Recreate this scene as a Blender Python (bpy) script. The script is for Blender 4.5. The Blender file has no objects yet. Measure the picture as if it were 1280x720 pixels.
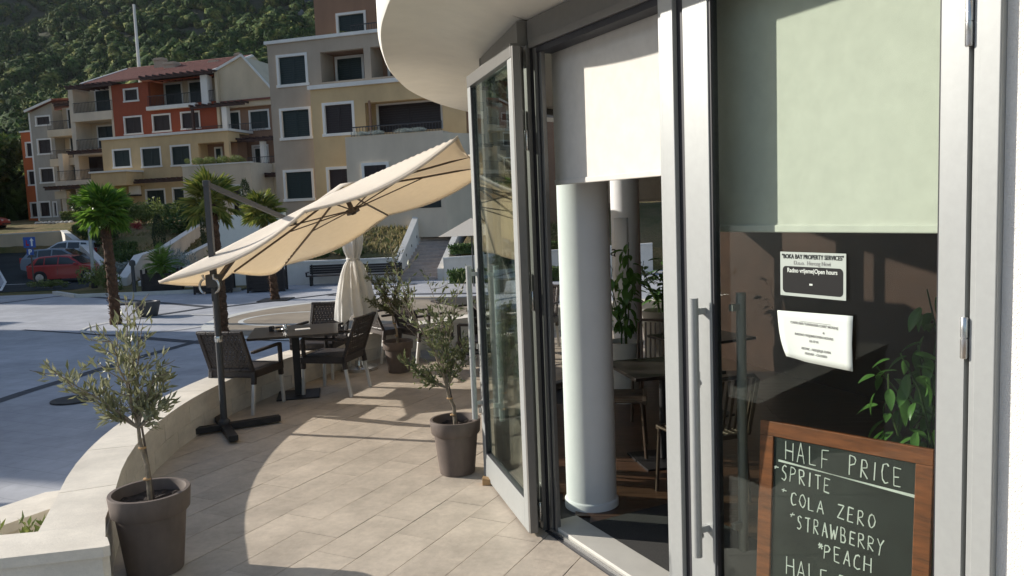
import bpy, math, random
import numpy as np
from mathutils import Vector, Matrix
random.seed(7)
R = math.radians
SC = bpy.context.scene
COL = SC.collection

# ---------------------------------------------------------------- camera
cam = bpy.data.cameras.new('camera'); camo = bpy.data.objects.new('camera', cam); COL.objects.link(camo)
cam.sensor_width = 36.0; cam.lens = 1000.0 / 1280.0 * 36.0; cam.clip_start = 0.05; cam.clip_end = 4000
PITCH, ROLL = R(5.66), R(2.27)
fw = Vector((0, math.cos(PITCH), -math.sin(PITCH))); u0 = Vector((0, math.sin(PITCH), math.cos(PITCH))); r0 = Vector((1, 0, 0))
rt = r0 * math.cos(ROLL) - u0 * math.sin(ROLL); up = r0 * math.sin(ROLL) + u0 * math.cos(ROLL)
m = Matrix(((rt.x, up.x, -fw.x), (rt.y, up.y, -fw.y), (rt.z, up.z, -fw.z))).to_4x4()
camo.matrix_world = Matrix.Translation((0, 0, 2.0)) @ m
SC.camera = camo

# ---------------------------------------------------------------- light
SUN_AZ, SUN_EL = R(-73.0), R(21.8)          # azimuth from +Y towards +X
sdir = Vector((math.sin(SUN_AZ) * math.cos(SUN_EL), math.cos(SUN_AZ) * math.cos(SUN_EL), math.sin(SUN_EL)))
sl = bpy.data.lights.new('sun', 'SUN'); sl.energy = 5.0; sl.angle = R(0.53); sl.color = (1.0, 0.94, 0.85)
so = bpy.data.objects.new('sun', sl); COL.objects.link(so); so.rotation_euler = (-sdir).to_track_quat('-Z', 'Y').to_euler(); so.location = (-40, 12, 30)
world = bpy.data.worlds.new("World"); SC.world = world; world.use_nodes = True
wn = world.node_tree; wn.nodes.clear()
sky = wn.nodes.new('ShaderNodeTexSky'); sky.sky_type = 'NISHITA'; sky.sun_disc = False
sky.sun_elevation = SUN_EL; sky.sun_rotation = SUN_AZ; sky.air_density = 1.0; sky.dust_density = 1.0; sky.ozone_density = 1.5
bg = wn.nodes.new('ShaderNodeBackground'); bg.inputs[1].default_value = 0.118
wo = wn.nodes.new('ShaderNodeOutputWorld'); wn.links.new(sky.outputs[0], bg.inputs[0]); wn.links.new(bg.outputs[0], wo.inputs[0])
SC.view_settings.view_transform = 'Standard'; SC.view_settings.look = 'None'; SC.view_settings.gamma = 1.0
SC.view_settings.use_curve_mapping = False; SC.view_settings.exposure = 0.46
SC.cycles.max_bounces = 9; SC.cycles.transparent_max_bounces = 24; SC.cycles.diffuse_bounces = 3; SC.cycles.glossy_bounces = 3

# ---------------------------------------------------------------- materials
def mat(name, col, rough=0.6, metal=0.0, var=0.0, scale=8.0, bump=0.0, bscale=60.0, col2=None, rnd=0.0, spec=0.5, coat=0.0, stretch=None, bdist=0.01):
    m = bpy.data.materials.new(name); m.use_nodes = True; nt = m.node_tree; N = nt.nodes; Lk = nt.links
    b = N['Principled BSDF']; b.inputs['Roughness'].default_value = rough; b.inputs['Metallic'].default_value = metal
    b.inputs['Specular IOR Level'].default_value = spec; b.inputs['Coat Weight'].default_value = coat
    c = (*col, 1.0); b.inputs['Base Color'].default_value = c; m.diffuse_color = c
    out = None
    tc = N.new('ShaderNodeTexCoord'); vec = tc.outputs['Object']
    if rnd > 0:      # every copied piece gets its own stretch of grain
        oi0 = N.new('ShaderNodeObjectInfo'); va_ = N.new('ShaderNodeVectorMath'); va_.operation = 'SCALE'; cx0 = N.new('ShaderNodeCombineXYZ')
        for k_ in range(3): Lk.new(oi0.outputs['Random'], cx0.inputs[k_])
        va_.inputs['Scale'].default_value = 57.0; Lk.new(cx0.outputs[0], va_.inputs[0]); ad_ = N.new('ShaderNodeVectorMath'); Lk.new(vec, ad_.inputs[0]); Lk.new(va_.outputs[0], ad_.inputs[1]); vec = ad_.outputs[0]
    if stretch:
        mp = N.new('ShaderNodeMapping'); mp.inputs['Scale'].default_value = stretch; Lk.new(vec, mp.inputs[0]); vec = mp.outputs[0]
    if var > 0 or col2:
        nz = N.new('ShaderNodeTexNoise'); nz.inputs['Scale'].default_value = scale; nz.inputs['Detail'].default_value = 7; nz.inputs['Roughness'].default_value = 0.62
        Lk.new(vec, nz.inputs[0])
        rp = N.new('ShaderNodeValToRGB'); e = rp.color_ramp.elements
        e[0].position = 0.33; e[1].position = 0.67
        c2 = col2 if col2 else tuple(min(1, x * (1 + var)) for x in col)
        c1 = col if col2 else tuple(x * (1 - var) for x in col)
        e[0].color = (*c1, 1); e[1].color = (*c2, 1)
        Lk.new(nz.outputs[0], rp.inputs[0]); out = rp.outputs[0]
    if rnd > 0:
        oi = N.new('ShaderNodeObjectInfo'); mr = N.new('ShaderNodeMapRange'); mr.inputs[3].default_value = 1 - rnd; mr.inputs[4].default_value = 1 + rnd
        Lk.new(oi.outputs['Random'], mr.inputs[0])
        mx = N.new('ShaderNodeVectorMath'); mx.operation = 'SCALE'
        if out: Lk.new(out, mx.inputs[0])
        else: mx.inputs[0].default_value = col
        Lk.new(mr.outputs[0], mx.inputs['Scale']); out = mx.outputs[0]
    if out: Lk.new(out, b.inputs['Base Color'])
    if bump > 0:
        n2 = N.new('ShaderNodeTexNoise'); n2.inputs['Scale'].default_value = bscale; n2.inputs['Detail'].default_value = 5; Lk.new(vec, n2.inputs[0])
        bp = N.new('ShaderNodeBump'); bp.inputs['Strength'].default_value = bump; bp.inputs['Distance'].default_value = bdist
        Lk.new(n2.outputs[0], bp.inputs['Height']); Lk.new(bp.outputs[0], b.inputs['Normal'])
    return m

def leaf_mat(name, c1, c2, trans=0.35, rough=0.5):
    m = bpy.data.materials.new(name); m.use_nodes = True; nt = m.node_tree; N = nt.nodes; Lk = nt.links
    b = N['Principled BSDF']; b.inputs['Roughness'].default_value = rough
    g = N.new('ShaderNodeNewGeometry'); rp = N.new('ShaderNodeValToRGB'); e = rp.color_ramp.elements
    e[0].color = (*c1, 1); e[1].color = (*c2, 1); Lk.new(g.outputs['Random Per Island'], rp.inputs[0]); Lk.new(rp.outputs[0], b.inputs['Base Color'])
    t = N.new('ShaderNodeBsdfTranslucent'); Lk.new(rp.outputs[0], t.inputs[0])
    mx = N.new('ShaderNodeMixShader'); mx.inputs[0].default_value = trans
    Lk.new(b.outputs[0], mx.inputs[1]); Lk.new(t.outputs[0], mx.inputs[2]); Lk.new(mx.outputs[0], N['Material Output'].inputs[0])
    return m

def glass_mat(name, tint, f0=0.045, gain=1.0):
    m = bpy.data.materials.new(name); m.use_nodes = True; nt = m.node_tree; N = nt.nodes; Lk = nt.links
    N.remove(N['Principled BSDF'])
    t = N.new('ShaderNodeBsdfTransparent'); t.inputs[0].default_value = (*tint, 1)
    g = N.new('ShaderNodeBsdfGlossy'); g.inputs['Roughness'].default_value = 0.0; g.inputs['Color'].default_value = (.95, 1, .97, 1)
    lw = N.new('ShaderNodeLayerWeight'); lw.inputs[0].default_value = 0.5
    p = N.new('ShaderNodeMath'); p.operation = 'POWER'; p.inputs[1].default_value = 5.0; Lk.new(lw.outputs['Facing'], p.inputs[0])
    mr = N.new('ShaderNodeMapRange'); mr.inputs[3].default_value = f0; mr.inputs[4].default_value = gain; Lk.new(p.outputs[0], mr.inputs[0])
    mx = N.new('ShaderNodeMixShader'); Lk.new(mr.outputs[0], mx.inputs[0]); Lk.new(t.outputs[0], mx.inputs[1]); Lk.new(g.outputs[0], mx.inputs[2])
    Lk.new(mx.outputs[0], N['Material Output'].inputs[0]); return m

def cloth_mat(name, col, trans=0.4, bump=0.15, tcol=None):
    m = mat(name, col, 0.9, var=0.05, scale=14, bump=bump, bscale=500, bdist=0.002)
    nt = m.node_tree; N = nt.nodes; b = N['Principled BSDF']
    t = N.new('ShaderNodeBsdfTranslucent'); t.inputs[0].default_value = (*(tcol or col), 1)
    mx = N.new('ShaderNodeMixShader'); mx.inputs[0].default_value = trans
    nt.links.new(b.outputs[0], mx.inputs[1]); nt.links.new(t.outputs[0], mx.inputs[2]); nt.links.new(mx.outputs[0], N['Material Output'].inputs[0])
    return m

def roof_mat(name, col):
    m = mat(name, col, 0.85, var=0.25, scale=3)
    nt = m.node_tree; N = nt.nodes; b = N['Principled BSDF']
    tc = N.new('ShaderNodeTexCoord'); wv = N.new('ShaderNodeTexWave'); wv.inputs['Scale'].default_value = 4.0; wv.bands_direction = 'X'
    nt.links.new(tc.outputs['Object'], wv.inputs[0])
    bp = N.new('ShaderNodeBump'); bp.inputs['Strength'].default_value = 0.4; bp.inputs['Distance'].default_value = 0.04
    nt.links.new(wv.outputs[1], bp.inputs['Height']); nt.links.new(bp.outputs[0], b.inputs['Normal']); return m

M = {}
M['tile'] = mat('tile_stone', (.485, .415, .335), .55, var=.13, scale=3.2, bump=.35, bscale=26, rnd=.045, stretch=(1, 1, 1), bdist=.006)
M['grout'] = mat('grout', (.22, .165, .115), .9)
M['parapet'] = mat('parapet_stone', (.74, .68, .58), .7, var=.06, scale=5, bump=.15, bscale=90, rnd=.05)
M['plaza'] = mat('plaza_paving', (.43, .435, .455), .75, var=.07, scale=1.3, bump=.2, bscale=20)
M['band'] = mat('dark_band', (.07, .075, .085), .6, var=.2, scale=6)
M['kerb'] = mat('kerb_stone', (.55, .54, .50), .8, var=.08, scale=5)
M['step'] = mat('step_stone', (.42, .35, .31), .8, var=.12, scale=5)
M['asphalt'] = mat('asphalt', (.035, .042, .044), .9, var=.2, scale=12)
M['paint'] = mat('road_paint', (.7, .7, .68), .7, var=.1)
M['ring'] = mat('brown_paving', (.30, .25, .19), .6, var=.15, scale=1.2, bump=.2)
M['render'] = mat('white_render', (.74, .72, .66), .9, var=.03, scale=3, bump=.12, bscale=220, bdist=.003)
M['stucco'] = mat('rough_stucco', (.80, .78, .73), .95, bump=.8, bscale=190, bdist=.006)
M['soffit'] = mat('soffit_render', (.74, .70, .60), .9, var=.03, scale=5, bump=.15, bscale=250, bdist=.003)
M['wallwhite'] = mat('garden_wall_render', (.72, .68, .62), .85, var=.06, scale=1.2)
M['alu'] = mat('silver_aluminium', (.35, .362, .354), .45, metal=.2, bump=.03, bscale=300, var=.03, scale=30)
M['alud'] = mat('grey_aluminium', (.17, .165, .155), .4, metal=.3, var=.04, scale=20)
M['gasket'] = mat('black_gasket', (.02, .02, .025), .6)
M['steel'] = mat('brushed_steel', (.55, .55, .54), .25, metal=.9, var=.05, scale=40)
M['glass'] = glass_mat('clear_glass', (.882, .918, .888), .012)
M['glassc'] = glass_mat('plain_glass', (.965, .967, .962), .03)
M['glassleaf'] = glass_mat('green_glass', (.90, .95, .92), .05)
M['blind'] = cloth_mat('blind_fabric', (.72, .69, .63), .12)
M['plaster'] = mat('column_plaster', (.80, .80, .81), .8, var=.02, scale=6, bump=.12, bscale=160, bdist=.004)
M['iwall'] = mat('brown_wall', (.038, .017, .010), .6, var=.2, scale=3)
M['iceil'] = mat('ceiling', (.45, .42, .37), .8)
M['wood'] = mat('floor_wood', (.07, .036, .02), .35, var=.35, scale=5, stretch=(1, 9, 1), rnd=.1)
M['mat'] = mat('door_mat_fibre', (.05, .048, .045), 1.0, bump=.8, bscale=400, var=.25, scale=200)
M['sill'] = mat('sill_stone', (.52, .50, .45), .6, var=.05, scale=8)
M['pot'] = mat('taupe_pot', (.125, .096, .08), .72, var=.06, scale=12, bump=.12, bscale=240, bdist=.003)
M['soil'] = mat('soil', (.035, .024, .018), 1, bump=1, bscale=80, var=.4, scale=40)
M['bark'] = mat('olive_bark', (.22, .18, .13), .9, var=.3, scale=25, bump=.5, bscale=60)
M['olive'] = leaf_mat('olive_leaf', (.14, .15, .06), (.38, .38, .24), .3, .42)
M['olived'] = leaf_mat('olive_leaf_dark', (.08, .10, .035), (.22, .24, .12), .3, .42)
M['ficus'] = leaf_mat('ficus_leaf', (.05, .13, .025), (.13, .27, .06), .35, .28)
M['palm'] = leaf_mat('palm_leaf', (.07, .17, .025), (.22, .34, .05), .45, .45)
M['palmy'] = leaf_mat('palm_leaf_yellow', (.10, .16, .03), (.42, .40, .10), .45, .5)
M['palmtrunk'] = mat('palm_trunk', (.085, .043, .022), 1, var=.45, scale=9, bump=1, bscale=25, bdist=.04)
M['shrub'] = leaf_mat('shrub_leaf', (.03, .075, .018), (.10, .15, .035), .25, .6)
M['shruby'] = leaf_mat('shrub_leaf_light', (.08, .13, .03), (.22, .25, .07), .3, .6)
M['cypress'] = leaf_mat('cypress_leaf', (.015, .035, .01), (.045, .065, .02), .1, .7)
M['agave'] = leaf_mat('grey_leaf', (.22, .26, .24), (.36, .40, .38), .15, .6)
M['redleaf'] = leaf_mat('red_leaf', (.25, .02, .03), (.4, .05, .05), .3)
M['canopy'] = cloth_mat('umbrella_canvas', (.90, .86, .79), .5, tcol=(.90, .79, .62))
M['canvasw'] = cloth_mat('umbrella_canvas_pale', (.74, .73, .70), .25)
M['ubronze'] = mat('umbrella_bronze', (.09, .07, .058), .45, metal=.3)
M['ugrey'] = mat('umbrella_grey', (.055, .056, .058), .6, metal=.2, var=.05, scale=20)
M['wicker'] = mat('dark_wicker', (.032, .024, .021), .5, bump=.9, bscale=150, bdist=.006, var=.3, scale=60)
M['wickerg'] = mat('greybrown_wicker', (.085, .07, .062), .38, bump=.5, bscale=150, bdist=.004, var=.2, scale=60)
M['leg'] = mat('leg_aluminium', (.62, .61, .58), .4, metal=.4)
M['table'] = mat('table_top_dark', (.026, .021, .019), .28, var=.2, scale=15)
M['iron'] = mat('dark_iron', (.02, .019, .02), .5, metal=.3)
M['white'] = mat('white_plastic', (.75, .75, .75), .4)
M['boxwood'] = mat('dark_stained_wood', (.026, .02, .018), .7, var=.3, scale=14, stretch=(1, 1, 6))
M['wedge'] = mat('pine_wood', (.42, .26, .12), .7, var=.2, scale=12, stretch=(1, 6, 6))
M['frame'] = mat('chalkboard_frame_wood', (.21, .06, .017), .5, var=.4, scale=7, stretch=(1, 1, 7), coat=.2)
M['board'] = mat('chalkboard_slate', (.010, .013, .012), .6, var=.35, scale=3)
M['chalk'] = mat('chalk', (.75, .76, .72), 1)
M['paper'] = mat('paper', (.58, .62, .57), .8)
M['signpale'] = mat('sign_grey', (.36, .40, .36), .5)
M['ink'] = mat('ink', (.02, .02, .02), .6)
M['inklight'] = mat('ink_grey', (.22, .22, .21), .6)
M['chair_slat'] = mat('chair_bronze', (.10, .07, .05), .4, metal=.3)
M['g_grey'] = mat('wall_grey', (0.372, 0.307, 0.240), .9, var=.06, scale=.6)
M['g_tan'] = mat('wall_tan', (0.506, 0.372, 0.205), .9, var=.06, scale=.6)
M['g_brown'] = mat('wall_brown', (0.252, 0.150, 0.097), .9, var=.06, scale=.6)
M['g_red'] = mat('wall_red', (0.268, 0.060, 0.026), .9, var=.1, scale=.5)
M['g_orange'] = mat('wall_orange', (0.399, 0.098, 0.027), .9, var=.08, scale=.5)
M['g_cream'] = mat('wall_cream', (0.548, 0.457, 0.330), .9, var=.05, scale=.6)
M['g_pale'] = mat('wall_pale', (0.558, 0.480, 0.378), .9, var=.05, scale=.6)
M['g_lgrey'] = mat('wall_light_grey', (0.335, 0.311, 0.267), .9, var=.05, scale=.6)
M['trim'] = mat('white_trim', (.66, .65, .62), .7)
M['shutg'] = mat('shutter_dark_green', (.010, .024, .024), .5)
M['shutb'] = mat('shutter_dark_brown', (.022, .013, .013), .5)
M['perg'] = mat('pergola_wood', (.045, .022, .018), .7, var=.3, scale=6)
M['rail'] = mat('balcony_iron', (.03, .03, .035), .5)
M['roof'] = roof_mat('terracotta_roof', (.17, .058, .042))
M['rock'] = mat('limestone_rock', (.17, .17, .175), .95, var=.3, scale=.08, bump=1, bscale=.3, bdist=1.5)
M['tyre'] = mat('tyre', (.02, .02, .02), .85)
M['carglass'] = mat('car_glass', (.02, .03, .035), .08, spec=.8)
M['carlight'] = mat('headlight', (.6, .62, .62), .15)
M['lampred'] = mat('tail_light', (.4, .02, .02), .2)
for n_, c_ in (('carred', (.33, .018, .018)), ('carblue', (.16, .20, .25)), ('carwhite', (.62, .64, .66))):
    M[n_] = mat(n_ + '_paint', c_, .3, coat=.6, spec=.5)
M['signblue'] = mat('sign_blue', (.03, .09, .34), .5)

def add_dirt(m, scale, lo, hi, stretch=(1, 1, 1), world_=True):
    nt = m.node_tree; N = nt.nodes; Lk = nt.links; b = N['Principled BSDF']
    if b.inputs['Base Color'].is_linked: src = b.inputs['Base Color'].links[0].from_socket
    else: rgb_ = N.new('ShaderNodeRGB'); rgb_.outputs[0].default_value = tuple(b.inputs['Base Color'].default_value); src = rgb_.outputs[0]
    g = N.new('ShaderNodeNewGeometry'); mp = N.new('ShaderNodeMapping'); mp.inputs['Scale'].default_value = stretch; Lk.new(g.outputs['Position'], mp.inputs[0])
    nz = N.new('ShaderNodeTexNoise'); nz.inputs['Scale'].default_value = scale; nz.inputs['Detail'].default_value = 8; nz.inputs['Roughness'].default_value = .65; Lk.new(mp.outputs[0], nz.inputs[0])
    mr = N.new('ShaderNodeMapRange'); mr.inputs[1].default_value = .35; mr.inputs[2].default_value = .62; mr.inputs[3].default_value = lo; mr.inputs[4].default_value = hi; Lk.new(nz.outputs[0], mr.inputs[0])
    v = N.new('ShaderNodeVectorMath'); v.operation = 'SCALE'; Lk.new(src, v.inputs[0]); Lk.new(mr.outputs[0], v.inputs['Scale']); Lk.new(v.outputs[0], b.inputs['Base Color'])
add_dirt(M['tile'], 2.2, .86, 1.04); add_dirt(M['tile'], 22, .93, 1.05)
add_dirt(M['parapet'], 1.6, .84, 1.03, (1, 1, 3)); add_dirt(M['parapet'], 30, .96, 1.02)
add_dirt(M['plaza'], .35, .82, 1.06); add_dirt(M['plaza'], 4, .93, 1.04)
add_dirt(M['pot'], 9, .85, 1.1, (1, 1, .4)); add_dirt(M['alu'], 2.5, .93, 1.02, (1, 1, .25)); add_dirt(M['wallwhite'], .8, .82, 1.04, (1, 1, .3))
for k_ in ('g_grey', 'g_tan', 'g_brown', 'g_red', 'g_orange', 'g_cream', 'g_pale', 'g_lgrey', 'trim'): add_dirt(M[k_], .7, .89, 1.04, (1, 1, .3))
add_dirt(M['board'], 6, .8, 1.5, (1, 1, .6)); add_dirt(M['asphalt'], .8, .8, 1.15); add_dirt(M['soffit'], 1.2, .93, 1.02)
nt = M['plaza'].node_tree; b = nt.nodes['Principled BSDF']; src = b.inputs['Base Color'].links[0].from_socket
g = nt.nodes.new('ShaderNodeNewGeometry'); mp = nt.nodes.new('ShaderNodeMapping'); mp.inputs['Rotation'].default_value = (0, 0, R(24)); nt.links.new(g.outputs['Position'], mp.inputs[0])
bk_ = nt.nodes.new('ShaderNodeTexBrick'); bk_.inputs['Scale'].default_value = 1.0; bk_.inputs['Brick Width'].default_value = .8; bk_.inputs['Row Height'].default_value = .4; bk_.inputs['Mortar Size'].default_value = .008
bk_.inputs['Color1'].default_value = (1, 1, 1, 1); bk_.inputs['Color2'].default_value = (.93, .93, .94, 1); bk_.inputs['Mortar'].default_value = (.82, .82, .83, 1); nt.links.new(mp.outputs[0], bk_.inputs[0])
mu = nt.nodes.new('ShaderNodeVectorMath'); mu.operation = 'MULTIPLY'; nt.links.new(src, mu.inputs[0]); nt.links.new(bk_.outputs[0], mu.inputs[1]); nt.links.new(mu.outputs[0], b.inputs['Base Color'])
for k_ in ('plaza', 'ring', 'kerb', 'asphalt', 'band'): M[k_].node_tree.nodes['Principled BSDF'].inputs['Specular IOR Level'].default_value = .12
M['ink'].node_tree.nodes['Principled BSDF'].inputs['Specular IOR Level'].default_value = .1
def ground_mat():
    m = mat('dry_grass_ground', (.25, .18, .10), 1, col2=(.11, .12, .05), scale=.45, bump=1, bscale=9, bdist=.12)
    m.node_tree.nodes['Principled BSDF'].inputs['Specular IOR Level'].default_value = .08
    return m
M['grass'] = ground_mat()
def forest_ground():
    m = mat('mountain_ground', (.05, .055, .03), 1, col2=(.11, .11, .085), scale=.012, bump=1, bscale=.15, bdist=3)
    return m
M['mount'] = forest_ground()
for k_ in ('mount', 'rock', 'iwall', 'tile'): M[k_].node_tree.nodes['Principled BSDF'].inputs['Specular IOR Level'].default_value = {'tile': .25, 'iwall': .2}.get(k_, .03)

# ---------------------------------------------------------------- mesh builder
class MB:
    def __init__(s): s.v = []; s.f = []; s.mt = None
    def add(s, vs, fs, X=None):
        o = len(s.v)
        if X is not None: vs = [tuple(X @ Vector(v)) for v in vs]
        s.v.extend(vs); s.f.extend([tuple(i + o for i in f) for f in fs]); return s
    def box(s, x0, x1, y0, y1, z0, z1, X=None):
        return s.add([(x0, y0, z0), (x1, y0, z0), (x1, y1, z0), (x0, y1, z0), (x0, y0, z1), (x1, y0, z1), (x1, y1, z1), (x0, y1, z1)],
                     [(0, 3, 2, 1), (4, 5, 6, 7), (0, 1, 5, 4), (1, 2, 6, 5), (2, 3, 7, 6), (3, 0, 4, 7)], X)
    def bar(s, a, b, w, h=None, upv=(0, 0, 1), X=None):
        h = h or w; a = Vector(a); b = Vector(b); d = (b - a); L = d.length; d.normalize()
        u = Vector(upv); sd = d.cross(u)
        if sd.length < 1e-4: sd = d.cross(Vector((1, 0, 0)))
        sd.normalize(); u = sd.cross(d)
        vs = []
        for p in (a, b):
            for i, j in ((-1, -1), (1, -1), (1, 1), (-1, 1)): vs.append(tuple(p + sd * (i * w / 2) + u * (j * h / 2)))
        return s.add(vs, [(3, 2, 1, 0), (4, 5, 6, 7), (0, 1, 5, 4), (1, 2, 6, 5), (2, 3, 7, 6), (3, 0, 4, 7)], X)
    def tube(s, pts, rad, n=8, X=None, cap=True):
        pts = [Vector(p) for p in pts]; rr = rad if isinstance(rad, (list, tuple)) else [rad] * len(pts)
        vs = []; fs = []; ref = Vector((0, 0, 1))
        for i, p in enumerate(pts):
            d = (pts[min(i + 1, len(pts) - 1)] - pts[max(i - 1, 0)]).normalized()
            if abs(d.dot(ref)) > .95: ref = Vector((1, 0, 0)) if abs(d.x) < .9 else Vector((0, 1, 0))
            a = d.cross(ref).normalized(); b = d.cross(a); ref = a.cross(d) if False else ref
            for k in range(n):
                t = 2 * math.pi * k / n; vs.append(tuple(p + (a * math.cos(t) + b * math.sin(t)) * rr[i]))
        for i in range(len(pts) - 1):
            for k in range(n):
                k2 = (k + 1) % n; fs.append((i * n + k, i * n + k2, (i + 1) * n + k2, (i + 1) * n + k))
        if cap: fs.append(tuple(range(n))[::-1]); fs.append(tuple(range((len(pts) - 1) * n, len(pts) * n)))
        return s.add(vs, fs, X)
    def lathe(s, prof, n=32, c=(0, 0), X=None):
        vs = []; fs = []
        for r, z in prof:
            for k in range(n): t = 2 * math.pi * k / n; vs.append((c[0] + r * math.cos(t), c[1] + r * math.sin(t), z))
        for i in range(len(prof) - 1):
            for k in range(n):
                k2 = (k + 1) % n; fs.append((i * n + k, i * n + k2, (i + 1) * n + k2, (i + 1) * n + k))
        fs.append(tuple(range(n))[::-1]); fs.append(tuple(range((len(prof) - 1) * n, len(prof) * n)))
        return s.add(vs, fs, X)
    def prism(s, poly, z0, z1, X=None):
        n = len(poly); a = sum(poly[i][0] * poly[(i + 1) % n][1] - poly[(i + 1) % n][0] * poly[i][1] for i in range(n))
        if a < 0: poly = poly[::-1]
        g = lambda z, i: z[i] if isinstance(z, (list, tuple)) else z
        vs = [(p[0], p[1], z0) for p in poly] + [(p[0], p[1], z1) for p in poly]
        fs = [tuple(range(n))[::-1], tuple(range(n, 2 * n))] + [(i, (i + 1) % n, n + (i + 1) % n, n + i) for i in range(n)]
        return s.add(vs, fs, X)
    def mesh(s, name, m=None, smooth=False):
        me = bpy.data.meshes.new(name); me.from_pydata(s.v, [], s.f); me.update()
        if m: me.materials.append(m)
        if smooth:
            me.polygons.foreach_set('use_smooth', [True] * len(me.polygons))
            try: me.set_sharp_from_angle(angle=R(38))
            except Exception: pass
        return me
    def build(s, name, m=None, parent=None, smooth=False, bevel=0, seg=2, loc=None, rotz=0):
        o = bpy.data.objects.new(name, s.mesh(name, m, smooth)); COL.objects.link(o)
        if parent: o.parent = parent
        if loc is not None: o.location = loc
        if rotz: o.rotation_euler.z = rotz
        if bevel:
            b = o.modifiers.new('bevel', 'BEVEL'); b.width = bevel; b.segments = seg; b.limit_method = 'ANGLE'; b.angle_limit = R(40)
            if smooth is False: pass
        return o

def tag(o, label=None, cat=None, group=None, kind=None):
    if label: o['label'] = label
    if cat: o['category'] = cat
    if group: o['group'] = group
    if kind: o['kind'] = kind
    return o
def thing(name, label, cat, loc=(0, 0, 0), rotz=0, group=None):
    o = bpy.data.objects.new(name, None); COL.objects.link(o); o.location = loc; o.rotation_euler.z = rotz; o.empty_display_size = .2
    return tag(o, label, cat, group)
def clone(src, loc, rotz=0, label=None, group=None, scale=None):
    r = src.copy(); COL.objects.link(r); r.location = loc; r.rotation_euler.z = rotz
    if scale: r.scale = (scale,) * 3
    if label: r['label'] = label
    if group: r['group'] = group
    for ch in list(src.children):
        c = ch.copy(); COL.objects.link(c); c.parent = r
        for g in list(ch.children): d = g.copy(); COL.objects.link(d); d.parent = c
    return r
def obj_from(me, name, parent=None, loc=(0, 0, 0), rot=None, X=None):
    o = bpy.data.objects.new(name, me); COL.objects.link(o); o.parent = parent
    if X is not None: o.matrix_local = X
    else:
        o.location = loc
        if rot: o.rotation_euler = rot
    return o

# ================================================================ LARGE SETTING
def smooth(t): t = max(0.0, min(1.0, t)); return t * t * (3 - 2 * t)
def lin(t): return max(0.0, min(1.0, t))
def interp(x, pts):
    if x <= pts[0][0]: return pts[0][1]
    for (a, b), (c, d) in zip(pts, pts[1:]):
        if x <= c: return b + (d - b) * (x - a) / (c - a)
    return pts[-1][1]
def lot(Y): return -1.0 + max(0, (Y - 44)) * .085
def h(X, Y):
    off_ = .18 * (Y - 35.2)
    if 35.2 < Y < 46 and -5.16 + off_ < X < -2.4 + off_ * .62: return -1 + max(0, min(Y - 35.3, 4.6)) * .42 + max(0, Y - 42.2) * .42 - .35
    # garden slope height over the plaza level of -1
    if X > -9.5:
        right = -1.0 if Y < 36.0 else interp(Y, [(36.0, .1), (40, 1.6), (44, 2.0), (60, 2.2), (75, 2.4), (90, 3)])
        if X > -1: right = -1.0 if Y < 36 else interp(Y, [(36, .0), (40, 1.2), (44, 2.0), (60, 2.2), (90, 3)])
    else: right = None
    left = interp(Y, [(36, -1), (40, -.75), (44, -.25), (50, 1.1), (55, 1.7), (62, 2.4), (80, 2.6), (90, 3)])
    if X < -20:
        edge = interp(Y, [(37, -18), (58.6, -32.5)])   # parking side wall line
        if X < edge:
            if Y < 58.6: return lot(Y) - .012 if Y > 36 else -1.012
            return interp(Y, [(58.6, 1.5), (70, 2.2), (80, 2.6), (90, 3)])
        return min(left, lot(Y) + interp(X - edge, [(0, .15), (6, 4)]))
    if right is None:
        if X > -13.5 and Y > 36:
            t = (X + 13.5) / 4.0
            r2 = interp(Y, [(36.0, -.3), (38, .7), (40, 1.3), (44, 2.0), (60, 2.2), (75, 2.4), (90, 3)])
            return left * (1 - t) + r2 * t
        return -1.012 if Y < 36 else left
    return -1.012 if Y < 36 else right
def grid(xs, ys, fn):
    vs = [(x, y, fn(x, y)) for y in ys for x in xs]; nx = len(xs)
    fs = [(j * nx + i, j * nx + i + 1, (j + 1) * nx + i + 1, (j + 1) * nx + i) for j in range(len(ys) - 1) for i in range(nx - 1)]
    g = MB(); g.v = vs; g.f = fs; return g
def hn(x, y):
    b = h(x, y)
    if y > 37 and b > -.9 and not (x < -20 and y < 59 and x < interp(y, [(37, -18), (58.6, -32.5)])): b += .07 * math.sin(x * 1.7 + y) * math.cos(y * 1.3 - x * .6) + .04 * math.sin(x * 4.1) * math.sin(y * 3.7)
    return b
xs = [-900, -600, -400, -250, -150, -100, -80] + sorted([-65 + .75 * i for i in range(114)] + [-5.95 + .12 * i for i in range(52)]) + [24, 35, 60, 100, 180, 350, 900]
ys = [-900, -400, -150, -60, -20, 0, 20, 35.999, 36.001] + [36.6 + .7 * i for i in range(78)] + [93]
o = grid(xs, ys, hn).build('ground', M['grass'], smooth=True); o['kind'] = 'structure'

def mh(x, y):
    b = interp(y, [(80, 1), (90, 2.5), (130, 8), (240, 36), (400, 112), (560, 225), (800, 400), (1100, 520)])
    b *= 1 + .10 * math.sin(x * .011 + 1) + .06 * math.sin(x * .027 + y * .01)
    b += (y - 80) / 400 * (9 * math.sin(x * .035 + y * .02) + 6 * math.sin(x * .06 - y * .045) + 3 * math.sin(x * .14 + y * .11))
    w = lin((x + 900) / 330) if x < -570 else 1
    return b * (.25 + .75 * w) - (0 if y > 85 else 3)
o = grid([-1100 + 12 * i for i in range(160)], [82 + 9 * i for i in range(112)], mh).build('mountain', M['mount'], smooth=True); o['kind'] = 'structure'

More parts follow.
